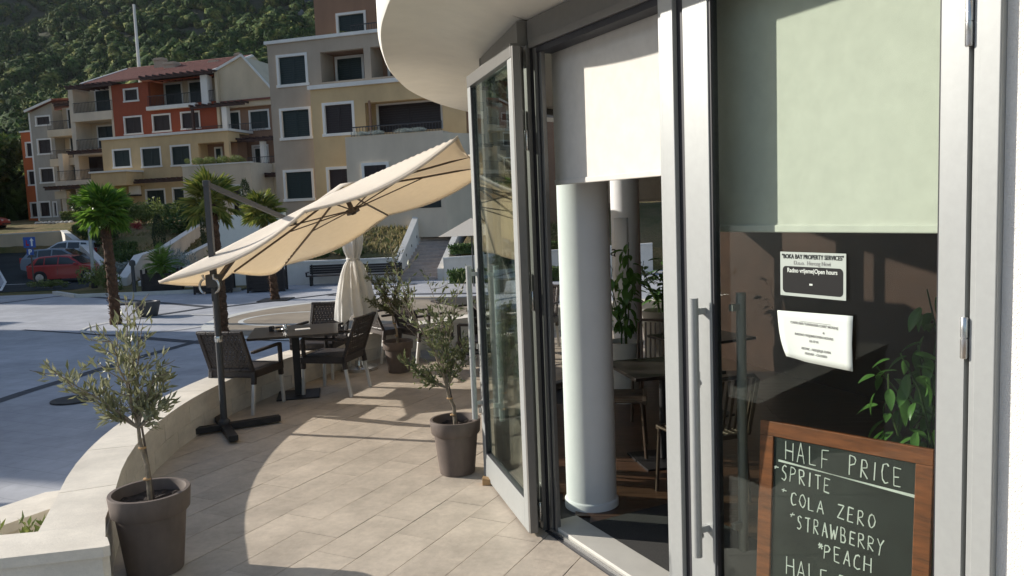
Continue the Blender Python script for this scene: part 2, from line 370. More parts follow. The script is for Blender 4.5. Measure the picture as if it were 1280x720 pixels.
o = grid([-2200 + 60 * i for i in range(34)], [-1400 + 90 * i for i in range(30)], lambda x, y: -3 + smooth((-x - 330) / 900) * (250 + 30 * math.sin(y * .006) + 22 * math.sin(y * .017 + x * .01)) * (1 + .05 * math.sin(x * .03 + y * .04))).build('added_hills', M['mount'], smooth=True); o['kind'] = 'structure'  # unseen ridge added so the door glass reflects less bright sky

# forest crowns over the mountain: one joined mass
def forest():
    rng = np.random.default_rng(3)
    import bmesh
    bm = bmesh.new(); bmesh.ops.create_icosphere(bm, subdivisions=1, radius=1); bm.verts.ensure_lookup_table()
    base = np.array([v.co[:] for v in bm.verts]); faces = np.array([[v.index for v in f.verts] for f in bm.faces]); bm.free()
    bases = []
    for k in range(8):
        ph = rng.uniform(0, 6, (4, 3)); fr = rng.uniform(2.0, 5.0, (4, 3)); d = np.ones(len(base)) * .80
        for a, b_ in zip(ph, fr): d += .13 * np.sin(base @ b_ + a[0]) * np.cos(base[:, 2] * b_[1] + a[1])
        core = base * d[:, None]; n_ = 75
        c = rng.normal(size=(n_, 3)); c /= np.linalg.norm(c, axis=1)[:, None]; c[:, 2] = np.abs(c[:, 2]) * 1.1 - .25
        dd = .86 + .13 * np.sin(c @ fr[0] * 1.3 + ph[0][0]) + rng.normal(0, .09, n_); c = c * dd[:, None]
        t1 = rng.normal(size=(n_, 3)); t1 /= np.linalg.norm(t1, axis=1)[:, None]; t2 = np.cross(t1, rng.normal(size=(n_, 3))); t2 /= np.linalg.norm(t2, axis=1)[:, None]
        sz = rng.uniform(.10, .24, (n_, 1)); q = np.stack([c - t1 * sz, c + t2 * sz * .8, c + t1 * sz], 1).reshape(-1, 3)
        bases.append((np.concatenate([core, q]), np.concatenate([faces, np.arange(n_ * 3).reshape(-1, 3) + len(core)])))
    V = []; F = []; off = 0; n = 0
    while n < 12500:
        y = 88 + (rng.random() ** 1.35) * 640; half = .68 * y + 30
        x = rng.uniform(-half, .25 * y)
        r = rng.uniform(2.0, 4.9) * (1 + (y - 90) / 1500)
        rocky = math.sin(x * .03 + 1.3) * math.sin(y * .025 + .4) + .5 * math.sin(x * .07 - y * .05)
        if y > 300 and rocky > .55 and rng.random() < .7: continue
        if y > 300: r *= .8
        z = mh(x, y)
        b, fc = bases[rng.integers(8)]; a = rng.uniform(0, 6.28); c, s = math.cos(a), math.sin(a)
        q = b @ np.array([[c, s, 0], [-s, c, 0], [0, 0, 1]]) * np.array([r, r, r * rng.uniform(.75, 1.2)])
        V.append(q + np.array([x, y, z + r * .45])); F.append(fc + off); off += len(b); n += 1
    V = np.concatenate(V); F = np.concatenate(F)
    me = bpy.data.meshes.new('forest'); me.vertices.add(len(V)); me.vertices.foreach_set('co', V.ravel().astype(np.float32))
    me.loops.add(F.size); me.loops.foreach_set('vertex_index', F.ravel().astype(np.int32))
    me.polygons.add(len(F)); me.polygons.foreach_set('loop_start', np.arange(0, F.size, 3, dtype=np.int32)); me.update(calc_edges=True)
    m = bpy.data.materials.new('forest_foliage'); m.use_nodes = True; nt = m.node_tree; N = nt.nodes; Lk = nt.links; b = N['Principled BSDF']; b.inputs['Roughness'].default_value = .9; b.inputs['Specular IOR Level'].default_value = .1
    g = N.new('ShaderNodeNewGeometry'); rp = N.new('ShaderNodeValToRGB'); e = rp.color_ramp.elements
    e[0].color = (.022, .044, .014, 1); e[1].color = (.17, .17, .045, 1); el = rp.color_ramp.elements.new(.55); el.color = (.055, .09, .022, 1)
    nl = N.new('ShaderNodeTexNoise'); nl.inputs['Scale'].default_value = .22; nl.inputs['Detail'].default_value = 3; tl_ = N.new('ShaderNodeTexCoord'); Lk.new(tl_.outputs['Object'], nl.inputs[0]); ml = N.new('ShaderNodeMapRange'); ml.inputs[1].default_value = .34; ml.inputs[2].default_value = .66; Lk.new(nl.outputs[0], ml.inputs[0]); Lk.new(ml.outputs[0], rp.inputs[0])
    nz = N.new('ShaderNodeTexNoise'); nz.inputs['Scale'].default_value = 1.1; nz.inputs['Detail'].default_value = 6; tc = N.new('ShaderNodeTexCoord'); Lk.new(tc.outputs['Object'], nz.inputs[0])
    mr = N.new('ShaderNodeMapRange'); mr.inputs[1].default_value = .35; mr.inputs[2].default_value = .65; mr.inputs[3].default_value = .45; mr.inputs[4].default_value = 1.45; Lk.new(nz.outputs[0], mr.inputs[0])
    sc_ = N.new('ShaderNodeVectorMath'); sc_.operation = 'SCALE'; Lk.new(rp.outputs[0], sc_.inputs[0]); Lk.new(mr.outputs[0], sc_.inputs['Scale']); Lk.new(sc_.outputs[0], b.inputs['Base Color'])
    bp = N.new('ShaderNodeBump'); bp.inputs['Strength'].default_value = 1; bp.inputs['Distance'].default_value = .9; Lk.new(nz.outputs[0], bp.inputs['Height']); Lk.new(bp.outputs[0], b.inputs['Normal'])
    me.materials.append(m)
    o = bpy.data.objects.new('forest', me); COL.objects.link(o)
    tag(o, 'dense green woodland covering the steep mountainside behind the apartment buildings', 'woodland', kind='stuff')
forest()
# bare limestone outcrops among the trees
rr = random.Random(5)
rk = MB()
import bmesh as _bm
b_ = _bm.new(); _bm.ops.create_icosphere(b_, subdivisions=2, radius=1); RV = [v.co.copy() for v in b_.verts]; RF = [tuple(v.index for v in f.verts) for f in b_.faces]; b_.free()
def blob(mb, x, y, z, sx, sy, sz, j=.25, rnd=rr):
    mb.add([(x + v.x * sx * (1 + rnd.uniform(-j, j)), y + v.y * sy * (1 + rnd.uniform(-j, j)), z + v.z * sz * (1 + rnd.uniform(-j, j))) for v in RV], RF)
for i in range(500):
    y = rr.uniform(300, 560); x = rr.uniform(-.66 * y, .1 * y)
    if math.sin(x * .03 + 1.3) * math.sin(y * .025 + .4) + .5 * math.sin(x * .07 - y * .05) < .1: continue
    s_ = rr.uniform(1.2, 3.8); blob(rk, x, y, mh(x, y) + s_ * .3, s_, s_, s_ * rr.uniform(.6, 1.5))
o = rk.build('rock_outcrop', M['rock']); tag(o, 'pale grey limestone outcrops scattered high on the mountainside', 'rocks', kind='stuff')

# plaza sheet
pz = MB(); pz.box(-90, 30, -30, 35.95, -1.4, -1.0)
o = pz.build('plaza', M['plaza']); o['kind'] = 'structure'
def strip(mb, a, b, w, z, t=.004):
    a = Vector((*a, z)); b = Vector((*b, z)); d = (b - a).normalized(); s_ = Vector((-d.y, d.x, 0)) * w / 2
    mb.add([tuple(a - s_), tuple(b - s_), tuple(b + s_), tuple(a + s_)], [(0, 1, 2, 3)])
bd = MB()
for k_, (a, b, w) in enumerate([((-9.3, 11.5), (-9.0, 14.5), .28), ((-9.0, 14.5), (-8.4, 18.0), .26), ((-8.4, 18.0), (-7.9, 20.0), .26), ((-14.5, 23.5), (-10.5, 21.3), .12), ((-10.5, 21.3), (-6.6, 18.9), .3),
                ((-22, 29.8), (-19.4, 34.9), .22), ((-19.1, 34.7), (-10.4, 27.6), .28), ((-12.2, 24.9), (-10.5, 27.7), .25), ((-10.2, 27.4), (-4, 33.5), .22), ((-4.5, 18.8), (-1, 20.5), .3), ((-7, 30.2), (1.0, 28.2), .25)]):
    strip(bd, a, b, w, -.996 + .0015 * k_)
o = bd.build('paving_band', M['band']); o['kind'] = 'structure'
# fountain circle and rings on the plaza
def ring(cx, cy, r0, r1, z, n=72, sx=1.0):
    mb = MB(); vs = []
    for k in range(n):
        t = 2 * math.pi * k / n
        for r in (r0, r1): vs.append((cx + r * math.cos(t) * sx, cy + r * math.sin(t), z))
    mb.add(vs, [(2 * k, 2 * k + 1, (2 * k + 3) % (2 * n), (2 * k + 2) % (2 * n)) for k in range(n)]); return mb
def disc(cx, cy, r, z, n=72):
    mb = MB(); mb.add([(cx + r * math.cos(6.28318 * k / n), cy + r * math.sin(6.28318 * k / n), z) for k in range(n)], [tuple(range(n))]); return mb
o = disc(-4.3, 23.9, 4.4, -.978).build('fountain_paving', M['ring']); o['kind'] = 'structure'
o = ring(-4.3, 23.9, 4.4, 4.75, -.975).build('fountain_ring', M['kerb']); o['kind'] = 'structure'
o = ring(-6.6, 23.6, 1.35, 1.5, -.973).build('fountain_inner_ring', M['kerb']); o['kind'] = 'structure'
o = ring(-10.6, 23.6, 1.9, 2.0, -.973).build('tree_ring', M['kerb']); o['kind'] = 'structure'
gz = MB(); gz.lathe([(.36, -.998), (.36, -.972), (.30, -.968)], 24, (-7.65, 13.6))
o = gz.build('manhole_cover', M['iron']); tag(o, 'dark round drain cover in the shaded plaza paving behind the potted olive', 'drain cover')
# parking lot
pk = MB(); pk.add([(-19.0, 37.6, -.985), (-24.3, 36.6, -.99), (-70, 36.6, -.99), (-70, 58.4, lot(58.4) + .01), (-32.7, 58.4, lot(58.4) + .01), (-22.6, 44.0, -.985)], [(0, 1, 5), (1, 2, 5), (2, 3, 4, 5)])
pk = MB()
pk.add([(-19.2, 37.8, -.985), (-70, 37.8, -.985), (-70, 44, -.985), (-23.2, 44, -.985)], [(0, 3, 2, 1)])
pk.add([(-23.2, 44, -.985), (-70, 44, -.985), (-70, 58.5, lot(58.5) + .015), (-32.6, 58.5, lot(58.5) + .015)], [(0, 3, 2, 1)])
o = pk.build('parking_lot', M['asphalt']); o['kind'] = 'structure'
ln = MB()
for i in range(6):
    Y = 42.6 + 2.75 * i; z = lot(Y) + .012 if Y > 44 else -.978
    xr = interp(Y, [(37, -18.6), (58.6, -33)]) - 1.2
    ln.add([(xr, Y, z), (xr - 4.8, Y, z), (xr - 4.8, Y + .14, z + .006), (xr, Y + .14, z + .006)], [(0, 3, 2, 1)])
ln.add([(-24.4, 38.2, -.94), (-24.55, 38.2, -.94), (-27.95, 44, -.925), (-27.8, 44, -.925), (-36.35, 56, .08), (-36.2, 56, .08)], [(0, 1, 2, 3), (3, 2, 4, 5)])
o = ln.build('parking_lines', M['paint']); o['kind'] = 'structure'
sw = MB(); sw.add([(-24.4, 37.5, -.95), (-24.4, 36, -.95), (-70, 36, -.95), (-70, 44, -.93), (-27.8, 44, -.93), (-36.2, 56, .075), (-70, 56, .075)], [(0, 4, 3, 2, 1), (4, 5, 6, 3)])
o = sw.build('pavement', M['plaza']); o['kind'] = 'structure'
kb = MB(); kb.box(-18.3, -11.4, 33.4, 33.6, -1.0, -.86); kb.bar((-18.3, 33.5, -.93), (-20.4, 35.6, -.93), .2, .14)
kb.bar((-24.6, 37.6, -.93), (-24.3, 36.0, -.93), .2, .2)
o = kb.build('kerb', M['kerb']); o['kind'] = 'structure'
gl = MB(); gl.add([(-18.2, 33.6, -.93), (-11.4, 33.6, -.93), (-11.4, 37, -.93), (-19.8, 37, -.93), (-20.3, 35.6, -.93)], [(0, 1, 2, 3, 4)])
o = gl.build('lawn', M['grass']); o['kind'] = 'structure'

# ---------------------------------------------------------------- terrace
CX, CY, RI, RO, PH = 2.98, 7.206, 5.99, 6.29, .37
FACADE = [(3.2, -.5), (2.08, 1.30), (.78, 3.55), (.23, 4.72), (.13, 4.90), (-.12, 6.0), (-.05, 7.3), (.35, 8.5), (1.1, 9.5), (2.2, 10.2), (3.5, 10.5), (5.2, 10.3)]
tb = MB()
poly = [(-2.45, 3.86)] + [(CX + (6.1 + .17 * smooth((158 - a) / 14)) * math.cos(R(a)), CY + (6.1 + .17 * smooth((158 - a) / 14)) * math.sin(R(a))) for a in range(208, 60, -6)] + [(7, 12.5), (7, -4), (-2.0, -4), (-2.3, 1.5)]
tb.prism(poly, -1.05, -.022)
o = tb.build('terrace', M['grout']); o['kind'] = 'structure'; TERR = o
tile_me = []
for k in range(3):
    t_ = MB(); t_.box(-.2990, .2990, -.1483, .1483, -.018, 0)
    tile_me.append(t_.mesh('tile', M['tile']))
ta = R(27); e1 = Vector((math.sin(ta), math.cos(ta))); e2 = Vector((math.cos(ta), -math.sin(ta)))   # along / across
tl = []
for r_ in range(-40, 40):
    for c_ in range(-30, 40):
        a = .47 + c_ * .6 + (r_ % 3) * .4; n_ = -4.12 - .147 + r_ * .3013
        p = e1 * a + e2 * n_
        if p.y < 1.9 or p.y > 13.2: continue
        dd = math.hypot(p.x - CX, p.y - CY)
        if p.y > 3.9 and dd > (6.2 if p.y < 9 else 6.36): continue
        if p.y <= 3.9 and p.x < -2.3: continue
        inside = False
        j = len(FACADE) - 1
        PF = FACADE + [(9, 8), (9, -3)]
        ins = False; jj = len(PF) - 1
        for ii in range(len(PF)):
            xi, yi = PF[ii]; xj, yj = PF[jj]
            if (yi > p.y) != (yj > p.y) and p.x < (xj - xi) * (p.y - yi) / (yj - yi) + xi: ins = not ins
            jj = ii
        if ins:
            # keep only tiles close to the facade line
            if not any(math.hypot(p.x - fx, p.y - fy) < .0 for fx, fy in FACADE):
                q = p + Vector((-.33, -.12)); ins2 = False; jj = len(PF) - 1
                for ii in range(len(PF)):
                    xi, yi = PF[ii]; xj, yj = PF[jj]
                    if (yi > q.y) != (yj > q.y) and q.x < (xj - xi) * (q.y - yi) / (yj - yi) + xi: ins2 = not ins2
                    jj = ii
                if ins2: continue
        if p.x > 2.4 and p.y > 9: continue
        tl.append((math.hypot(p.x, p.y), p))
tl.sort(key=lambda t: t[0])
rnd = random.Random(2)
rest = MB()
for i, (d_, p) in enumerate(tl):
    z = rnd.uniform(-.0012, .0012)
    X = Matrix.Translation((p.x, p.y, z)) @ Matrix.Rotation(math.pi / 2 - ta, 4, 'Z') @ Matrix.Rotation(rnd.uniform(-.002, .002), 4, 'X')
    if i < 296:
        obj_from(tile_me[i % 3], 'tile', TERR, X=X)
    else: rest.box(-.2975, .2975, -.1475, .1475, -.018, 0, X=X)
if rest.v: o = rest.build('far_tiles', M['tile'], TERR); o['kind'] = 'stuff'
print('TILES', len(tl))

# parapet
par = thing('terrace_parapet', 'low curved cream stone parapet with flat coping round the terrace', 'parapet wall', (0, 0, 0))
def arcpt(r, a):
    r = r + .17 * smooth((158 - math.degrees(a)) / 14) + .07 * smooth((math.degrees(a) - 203) / 8)
    return (CX + r * math.cos(a), CY + r * math.sin(a))
def arcseg(mb, r0_, r1_, a0, a1, z0, z1, n=2):
    for i in range(n):
        b0 = a0 + (a1 - a0) * i / n; b1 = a0 + (a1 - a0) * (i + 1) / n
        p = [arcpt(r0_, b0), arcpt(r1_, b0), arcpt(r1_, b1), arcpt(r0_, b1)]
        mb.prism(p, z0, z1)
A_ST, A_EN = R(211.4), R(62)
nseg = 17; step = (A_EN - A_ST) / nseg
for i in range(nseg):
    a0 = A_ST + step * i; a1 = a0 + step; g = .0006
    mb = MB(); arcseg(mb, RI - .012, RO + .012, a0 - g, a1 + g, PH - .055, PH, 3)
    mb.build('coping_stone', M['parapet'], par)
for c_, (z0, z1) in enumerate(((-.02, .157), (.16, PH - .0555))):
    n_ = 26; st = (A_EN - A_ST) / n_
    for i in range(n_):
        a0 = A_ST + st * (i + (.5 if c_ else 0)); a1 = a0 + st
        if a1 < A_EN: a1 = A_EN
        if c_ and i == 0: a0 = A_ST
        mb = MB(); arcseg(mb, RI, RO, a0 - .0007, a1 + .0007, z0, z1, 1)
        mb.build('stone_block', M['parapet'], par)
mb = MB(); arcseg(mb, RI + .02, RO - .01, A_ST, A_EN, -1.0, PH - .06, 24); mb.build('wall_core', M['grout'], par)
# outer face down to the plaza
mb = MB(); arcseg(mb, RO - .03, RO - .002, A_ST, A_EN, -1.02, -.021, 24); mb.build('outer_face', M['parapet'], par)
# front return of the parapet
fp = thing('front_parapet', 'straight cream stone parapet return running left out of the frame', 'parapet wall', (0, 0, 0))
mb = MB(); mb.prism([(-2.105, 3.945), (-2.17, 4.05), (-2.44, 4.19), (-2.78, 4.14), (-3.6, 3.93), (-5.2, 3.55), (-5.2, 3.25), (-3.6, 3.60), (-2.60, 3.83), (-2.13, 3.925)], PH - .052, PH + .002); mb.build('coping_stone', M['parapet'], fp)
mb = MB(); mb.prism([(-2.13, 3.98), (-2.44, 4.17), (-2.78, 4.12), (-5.2, 3.53), (-5.2, 3.28), (-2.60, 3.85), (-2.15, 3.945)], -1.05, PH - .053); mb.build('wall_body', M['parapet'], fp)
# planter wedge with its low sloping kerb wall
dw = thing('planter_wall', 'low diagonal cream stone planter wall below the parapet corner', 'planter wall', (0, 0, 0))
mb = MB(); mb.prism([(-4.6, 3.9), (-4.9, 4.2), (-3.78, 6.2), (-3.38, 6.32), (-3.45, 5.95)], -.17, -.1); mb.build('coping_stone', M['parapet'], dw)
mb = MB(); mb.prism([(-4.62, 3.95), (-4.84, 4.2), (-3.76, 6.15), (-3.47, 5.97)], -1.0, -.171); mb.build('wall_body', M['parapet'], dw)
mb = MB(); mb.prism([(-4.5, 3.9), (-3.4, 5.9), (-3.0, 5.6), (-2.5, 4.2), (-3.4, 4.0)], -1.0, -.35); mb.build('soil', M['soil'], dw)

# ================================================================ CAFE BUILDING
cafe = thing('cafe_building', 'white rounded cafe building with glazed folding doors and a curved overhanging slab', 'cafe', (0, 0, 0))
# slab: soffit rising from facade head (3.09) to the edge (3.25), tall white fascia above
edge = [(3.4, -1.6), (1.9, .7), (.9, 2.2), (.25, 3.15), (-.2, 3.85), (-.56, 4.56), (-.73, 5.15), (-.84, 5.7), (-.93, 6.4), (-.985, 7.1), (-.99, 7.6), (-.96, 8.3), (-.83, 9.1), (-.6, 9.9), (-.2, 10.8), (.5, 11.7), (1.6, 12.4), (3.2, 12.8), (5.5, 12.8)]
def cr(pts, n):
    out = []
    P_ = [Vector(p) for p in pts]; P_ = [P_[0] * 2 - P_[1]] + P_ + [P_[-1] * 2 - P_[-2]]
    for i in range(1, len(P_) - 2):
        for k in range(n):
            t = k / n; a, b, c, d = P_[i - 1], P_[i], P_[i + 1], P_[i + 2]
            out.append(.5 * ((2 * b) + (c - a) * t + (2 * a - 5 * b + 4 * c - d) * t * t + (3 * b - a - 3 * c + d) * t ** 3))
    out.append(P_[-2]); return out
ed = cr(edge, 5); ne = len(ed)
def resample(pts, n):
    P_ = [Vector(p) for p in pts]; L = [0]
    for a, b in zip(P_, P_[1:]): L.append(L[-1] + (b - a).length)
    out = []
    for i in range(n):
        t = L[-1] * i / (n - 1); j = 0
        while j < len(L) - 2 and L[j + 1] < t: j += 1
        f = (t - L[j]) / max(1e-9, L[j + 1] - L[j]); out.append(P_[j].lerp(P_[j + 1], f))
    return out
# match every edge point with the nearest facade point
def nearest_fac(p):
    best = None
    for a, b in zip(FACADE, FACADE[1:]):
        a = Vector(a); b = Vector(b); t = max(0, min(1, (p - a).dot(b - a) / (b - a).length_squared)); q = a.lerp(b, t)
        if best is None or (q - p).length < (best - p).length: best = q
    return best
vs = []; fs = []; rows = 6
for p in ed:
    q = nearest_fac(p); q = q + (q - p).normalized() * .25
    for k in range(rows + 1):
        t = k / rows; r_ = q.lerp(p, t); z = 3.075 + .175 * smooth(t * 1.25)
        if k == rows: z = 3.235
        vs.append((r_.x, r_.y, z))
for i in range(ne - 1):
    for k in range(rows):
        a = i * (rows + 1) + k; fs.append((a, a + 1, a + rows + 2, a + rows + 1))
mb = MB(); mb.v = vs; mb.f = fs; mb.build('soffit', M['soffit'], cafe, smooth=True)
mb = MB(); vs = []; fs = []
prof = [(0, 3.235), (-.012, 3.252), (-.02, 3.28), (-.02, 4.35), (.1, 4.40)]
for i, p in enumerate(ed):
    t = (ed[min(i + 1, ne - 1)] - ed[max(i - 1, 0)]).normalized(); n_ = Vector((-t.y, t.x)); c = Vector((3, 6.5))
    if (p + n_ - c).length < (p - c).length: n_ = -n_
    for o_, z in prof: q = p - n_ * o_; vs.append((q.x, q.y, z))
np_ = len(prof)
for i in range(ne - 1):
    for k in range(np_ - 1): a = i * np_ + k; fs.append((a, a + 1, a + np_ + 1, a + np_))
mb.v = vs; mb.f = fs; mb.build('fascia', M['render'], cafe, smooth=True)
mb = MB(); mb.prism([(p.x, p.y) for p in ed] + [(9, 12), (9, -3)], 4.30, 4.37); mb.build('roof', M['render'], cafe)
# main structure: ceiling, interior walls
ipoly = [(p[0], p[1]) for p in FACADE[1:]] + [(6.5, 9), (6.5, 1.2)]
def inset(pts, d):  # push polyline to the right (inside)
    out = []
    for i, p in enumerate(pts):
        a = Vector(pts[max(i - 1, 0)]); b = Vector(pts[min(i + 1, len(pts) - 1)]); t = (b - a).normalized(); n_ = Vector((t.y, -t.x))
        q = Vector(p) + n_ * d; out.append((q.x, q.y))
    return out
fin = inset(FACADE, .1)
mb = MB(); mb.prism(fin[1:] + [(6.5, 9), (6.5, 1.2)], 3.02, 3.07); mb.build('ceiling', M['iceil'], cafe)
mb = MB(); mb.prism(inset(FACADE, .02)[1:-1] + [(6.5, 9), (6.5, 1.2)], -.2, .018); o = mb.build('floor_base', M['gasket'], cafe)
iw = MB(); iw.bar((2.5, 10.5, 1.5), (3.9, 6.6, 1.5), .15, 3.06); iw.bar((3.9, 6.6, 1.5), (5.2, 3.0, 1.5), .15, 3.06); iw.bar((5.2, 3.0, 1.5), (1.95, 1.72, 1.5), .15, 3.06)
iw.build('inner_wall', M['iwall'], cafe)
# picture panels on the inner wall (dim shapes seen through the glass)
# stucco wall right of the door: 35 mm behind the frame face
dA = Vector((.5, -.866)); nA = Vector((-.866, -.5)); OA = Vector((.78, 3.55))
def XA(s=0, k=0, z=0):   # local frame on the door plane: x along, y outward, z up
    p = OA + dA * s + nA * k
    return Matrix(((dA.x, nA.x, 0, p.x), (dA.y, nA.y, 0, p.y), (0, 0, 1, z), (0, 0, 0, 1)))
A = XA()
mb = MB(); mb.box(1.3525, 3.6, -.35, -.018, -.3, 3.3, A); mb.build('stucco_wall', M['stucco'], cafe)
# facade B frame
dB = Vector((.454, -.891)); nB = Vector((-.891, -.454)); OB = Vector((.22, 4.74))
B = Matrix(((dB.x, nB.x, 0, OB.x), (dB.y, nB.y, 0, OB.y), (0, 0, 1, 0), (0, 0, 0, 1)))
# header over B and A, and over C..
def header(mb, P0, P1, k0, k1, z0, z1, ext=.0):
    a = Vector(P0); b = Vector(P1); t = (b - a).normalized(); n_ = Vector((-t.y, t.x)) if True else None
    c = Vector((4, 6.5))
    if (a + n_ - c).length < (a - c).length: n_ = -n_
    a = a - t * ext; b = b + t * ext
    mb.prism([tuple(a + n_ * k0), tuple(b + n_ * k0), tuple(b + n_ * k1), tuple(a + n_ * k1)], z0, z1)
hd = MB()
hd.box(-.13, 1.3, -.10, .015, 2.975, 3.10, B)
hd.build('door_header', M['alud'], cafe, bevel=.004)
hd = MB(); hd.box(-.10, 1.27, -.06, .028, 2.93, 2.974, B); hd.build('header_rail', M['alud'], cafe, bevel=.003)
hd = MB(); hd.box(-.03, 1.25, -.09, .012, 2.895, 2.929, B); hd.build('header_gasket', M['gasket'], cafe)
hd = MB(); hd.box(-.10, 1.42, -.10, .02, 2.955, 3.10, A); hd.build('door_header', M['alud'], cafe, bevel=.004)
segs = list(zip(FACADE[4:], FACADE[5:]))
for i, (a, b) in enumerate(segs):
    hd = MB(); header(hd, a, b, -.08, .05, 2.96, 3.10, .03 + .0 * i); hd.build('head_rail', M['alud'], cafe)
    hd = MB(); header(hd, a, b, -.05, .03, .0, .09, .0); hd.build('bottom_rail', M['alud'], cafe)
    hd = MB(); header(hd, a, b, -.012, 0.0, .09, 2.96, -.06); o = hd.build('window_pane', M['glassc'], cafe)
for i, a in enumerate(FACADE[5:]):
    hd = MB(); hd.lathe([(.06, 0), (.06, 3.0)], 8, a); hd.build('post', M['alud'], cafe)
# folding-door jamb between C and B: stacked profiles with gaskets
J = B
def piece(name, s0, s1, k0, k1, z0, z1, m_, X=J, bev=.003, par_=cafe): q = MB(); q.box(s0, s1, k0, k1, z0, z1, X); return q.build(name, m_, par_, bevel=bev)
piece('jamb_profile', -.20, -.152, -.06, .055, .0, 2.95, M['alud'])
piece('jamb_profile', -.150, -.138, -.055, .030, .0, 2.94, M['gasket'], bev=0)
piece('jamb_profile', -.136, -.098, -.06, .045, .0, 2.95, M['alud'])
piece('jamb_profile', -.096, -.080, -.055, .020, .0, 2.93, M['gasket'], bev=0)
piece('jamb_profile', -.078, -.040, -.050, .012, .0, 2.93, M['alud'])
piece('jamb_profile', -.038, -.018, -.035, .002, .0, 2.9, M['gasket'], bev=0)
piece('jamb_profile', -.016, .008, -.022, .006, .0, 2.93, M['alud'])
# corner post between B and A : white sun lit face, dark gap, seen at centre
piece('corner_post', -.128, -.050, -.09, .012, .0, 2.955, M['alu'], A)
piece('corner_gasket', -.049, -.012, -.075, -.012, .0, 2.95, M['gasket'], A, bev=0)
piece('corner_post', -.165, -.132, -.10, -.005, .0, 2.95, M['alu'], A)
# sill of B
piece('door_sill', -.10, 1.16, -.20, .0, -.01, .045, M['sill'], B)
piece('sill_edge', -.05, 1.16, .001, .022, -.01, .028, M['steel'], B, bev=0)
piece('sill_track', -.08, 1.16, .023, .045, -.016, .006, M['gasket'], B, bev=0)
piece('door_sill', -.02, 1.36, -.14, .012, -.01, .028, M['sill'], A)
# right frame
piece('door_frame', 1.271, 1.352, -.12, .008, .0, 3.0, M['alu'], A)
piece('door_frame', 1.290, 1.3515, .0085, .014, .0, 3.0, M['alu'], A, bev=.002)
piece('frame_gap', 1.255, 1.2705, -.09, -.02, .0, 3.0, M['gasket'], A, bev=0)

def hinge(parent, X, s, k, z0, z1, plate=True):
    q = MB(); mid = (z0 + z1) / 2
    c = X @ Vector((s, k, 0))
    q.lathe([(.0095, z0), (.0115, z0 + .003), (.0115, mid - .002), (.009, mid - .001), (.009, mid + .001), (.0115, mid + .002), (.0115, z1 - .003), (.0095, z1)], 14, (c.x, c.y))
    if plate: q.box(s + .002, s + .04, k - .014, k - .009, z0 + .01, z1 - .01, X)
    return q.build('hinge', M['steel'], parent, smooth=True)

# closed door leaf (A)
doorA = thing('glass_door', 'closed silver framed glass door with two notices and a vertical pull handle', 'door', (0, 0, 0))
q = MB(); q.box(.0, .150, -.055, .0, .03, 2.95, A); q.box(1.163, 1.254, -.055, .0, .03, 2.95, A)
q.box(.150, 1.163, -.055, .0, .03, .16, A); q.box(.150, 1.163, -.055, .0, 2.86, 2.95, A)
q.build('door_frame', M['alu'], doorA, bevel=.003)
q = MB(); q.box(1.185, 1.2535, .0005, .004, .03, 2.95, A); q.build('frame_lip', M['alu'], doorA)
q = MB(); q.box(.1505, .162, -.045, -.006, .16, 2.86, A); q.box(1.156, 1.1625, -.045, -.006, .16, 2.86, A); q.box(.162, 1.156, -.045, -.006, .161, .168, A); q.build('gasket', M['gasket'], doorA)
q = MB(); q.box(.162, 1.156, -.032, -.024, .168, 2.86, A); q.build('glass', M['glass'], doorA)
def pull(parent, X, s, kdir, z0, z1, m_=M['alu']):
    q = MB(); k = .06 * kdir
    c0 = X @ Vector((s, k, 0))
    q.tube([X @ Vector((s, k, z0)), X @ Vector((s, k, z1))], .021, 20)
    for z in (z0 + .12, z1 - .06): q.box(s - .012, s + .012, min(k, .0), max(k, .0), z - .014, z + .014, X)
    q.build('handle', m_, parent, smooth=True)
pull(doorA, A, .105, 1, .425, 1.585)
pull(doorA, XA(0, -.055), .21, -1, .45, 1.60, M['alud'])
q = MB(); q.tube([A @ Vector((.063, 0, 1.205)), A @ Vector((.063, .01, 1.205))], .012, 12); q.box(.058, .069, 0, .006, 1.18, 1.25, A); q.build('lock', M['steel'], doorA)
q = MB(); q.tube([A @ Vector((.062, 0, .50)), A @ Vector((.062, .004, .50))], .017, 16); q.build('rose', M['iron'], doorA)
for z0, z1 in ((2.43, 2.575), (1.48, 1.61), (.33, .46)): hinge(doorA, A, 1.258, .012, z0, z1)

# open door leaf
L0 = Vector((-.265, 5.84)); L1 = Vector((.045, 4.725)); dL = (L1 - L0).normalized(); LL = (L1 - L0).length
nL = Vector((dL.y, -dL.x))
if nL.x > 0: nL = -nL
LX = Matrix(((dL.x, nL.x, 0, L0.x), (dL.y, nL.y, 0, L0.y), (0, 0, 1, 0), (0, 0, 0, 1)))
doorL = thing('glass_door', 'open glass door leaf folded back outside and held by a wooden wedge', 'door', (0, 0, 0))
q = MB(); q.box(0, .085, -.05, 0, .02, 2.868, LX); q.box(LL - .085, LL, -.05, 0, .02, 2.868, LX); q.box(.085, LL - .085, -.05, 0, .02, .21, LX); 
q.build('door_frame', M['alu'], doorL, bevel=.003)
q = MB(); q.box(0, LL, -.05, .002, 2.869, 2.95, LX); q.build('top_rail', M['alud'], doorL, bevel=.003)  # darker aluminium puts the slab's shade into the rail colour
q = MB(); q.box(.085, .094, -.042, -.004, .21, 2.86, LX); q.box(LL - .094, LL - .085, -.042, -.004, .21, 2.86, LX); q.box(.094, LL - .094, -.042, -.004, .21, .218, LX); q.build('gasket', M['gasket'], doorL)
q = MB(); q.box(.094, LL - .094, -.030, -.022, .218, 2.86, LX); q.build('glass', M['glassleaf'], doorL)
q = MB(); q.box(LL + .001, LL + .035, -.05, .0, .03, 2.93, LX); q.build('hinge_stile', M['alud'], doorL, bevel=.003)
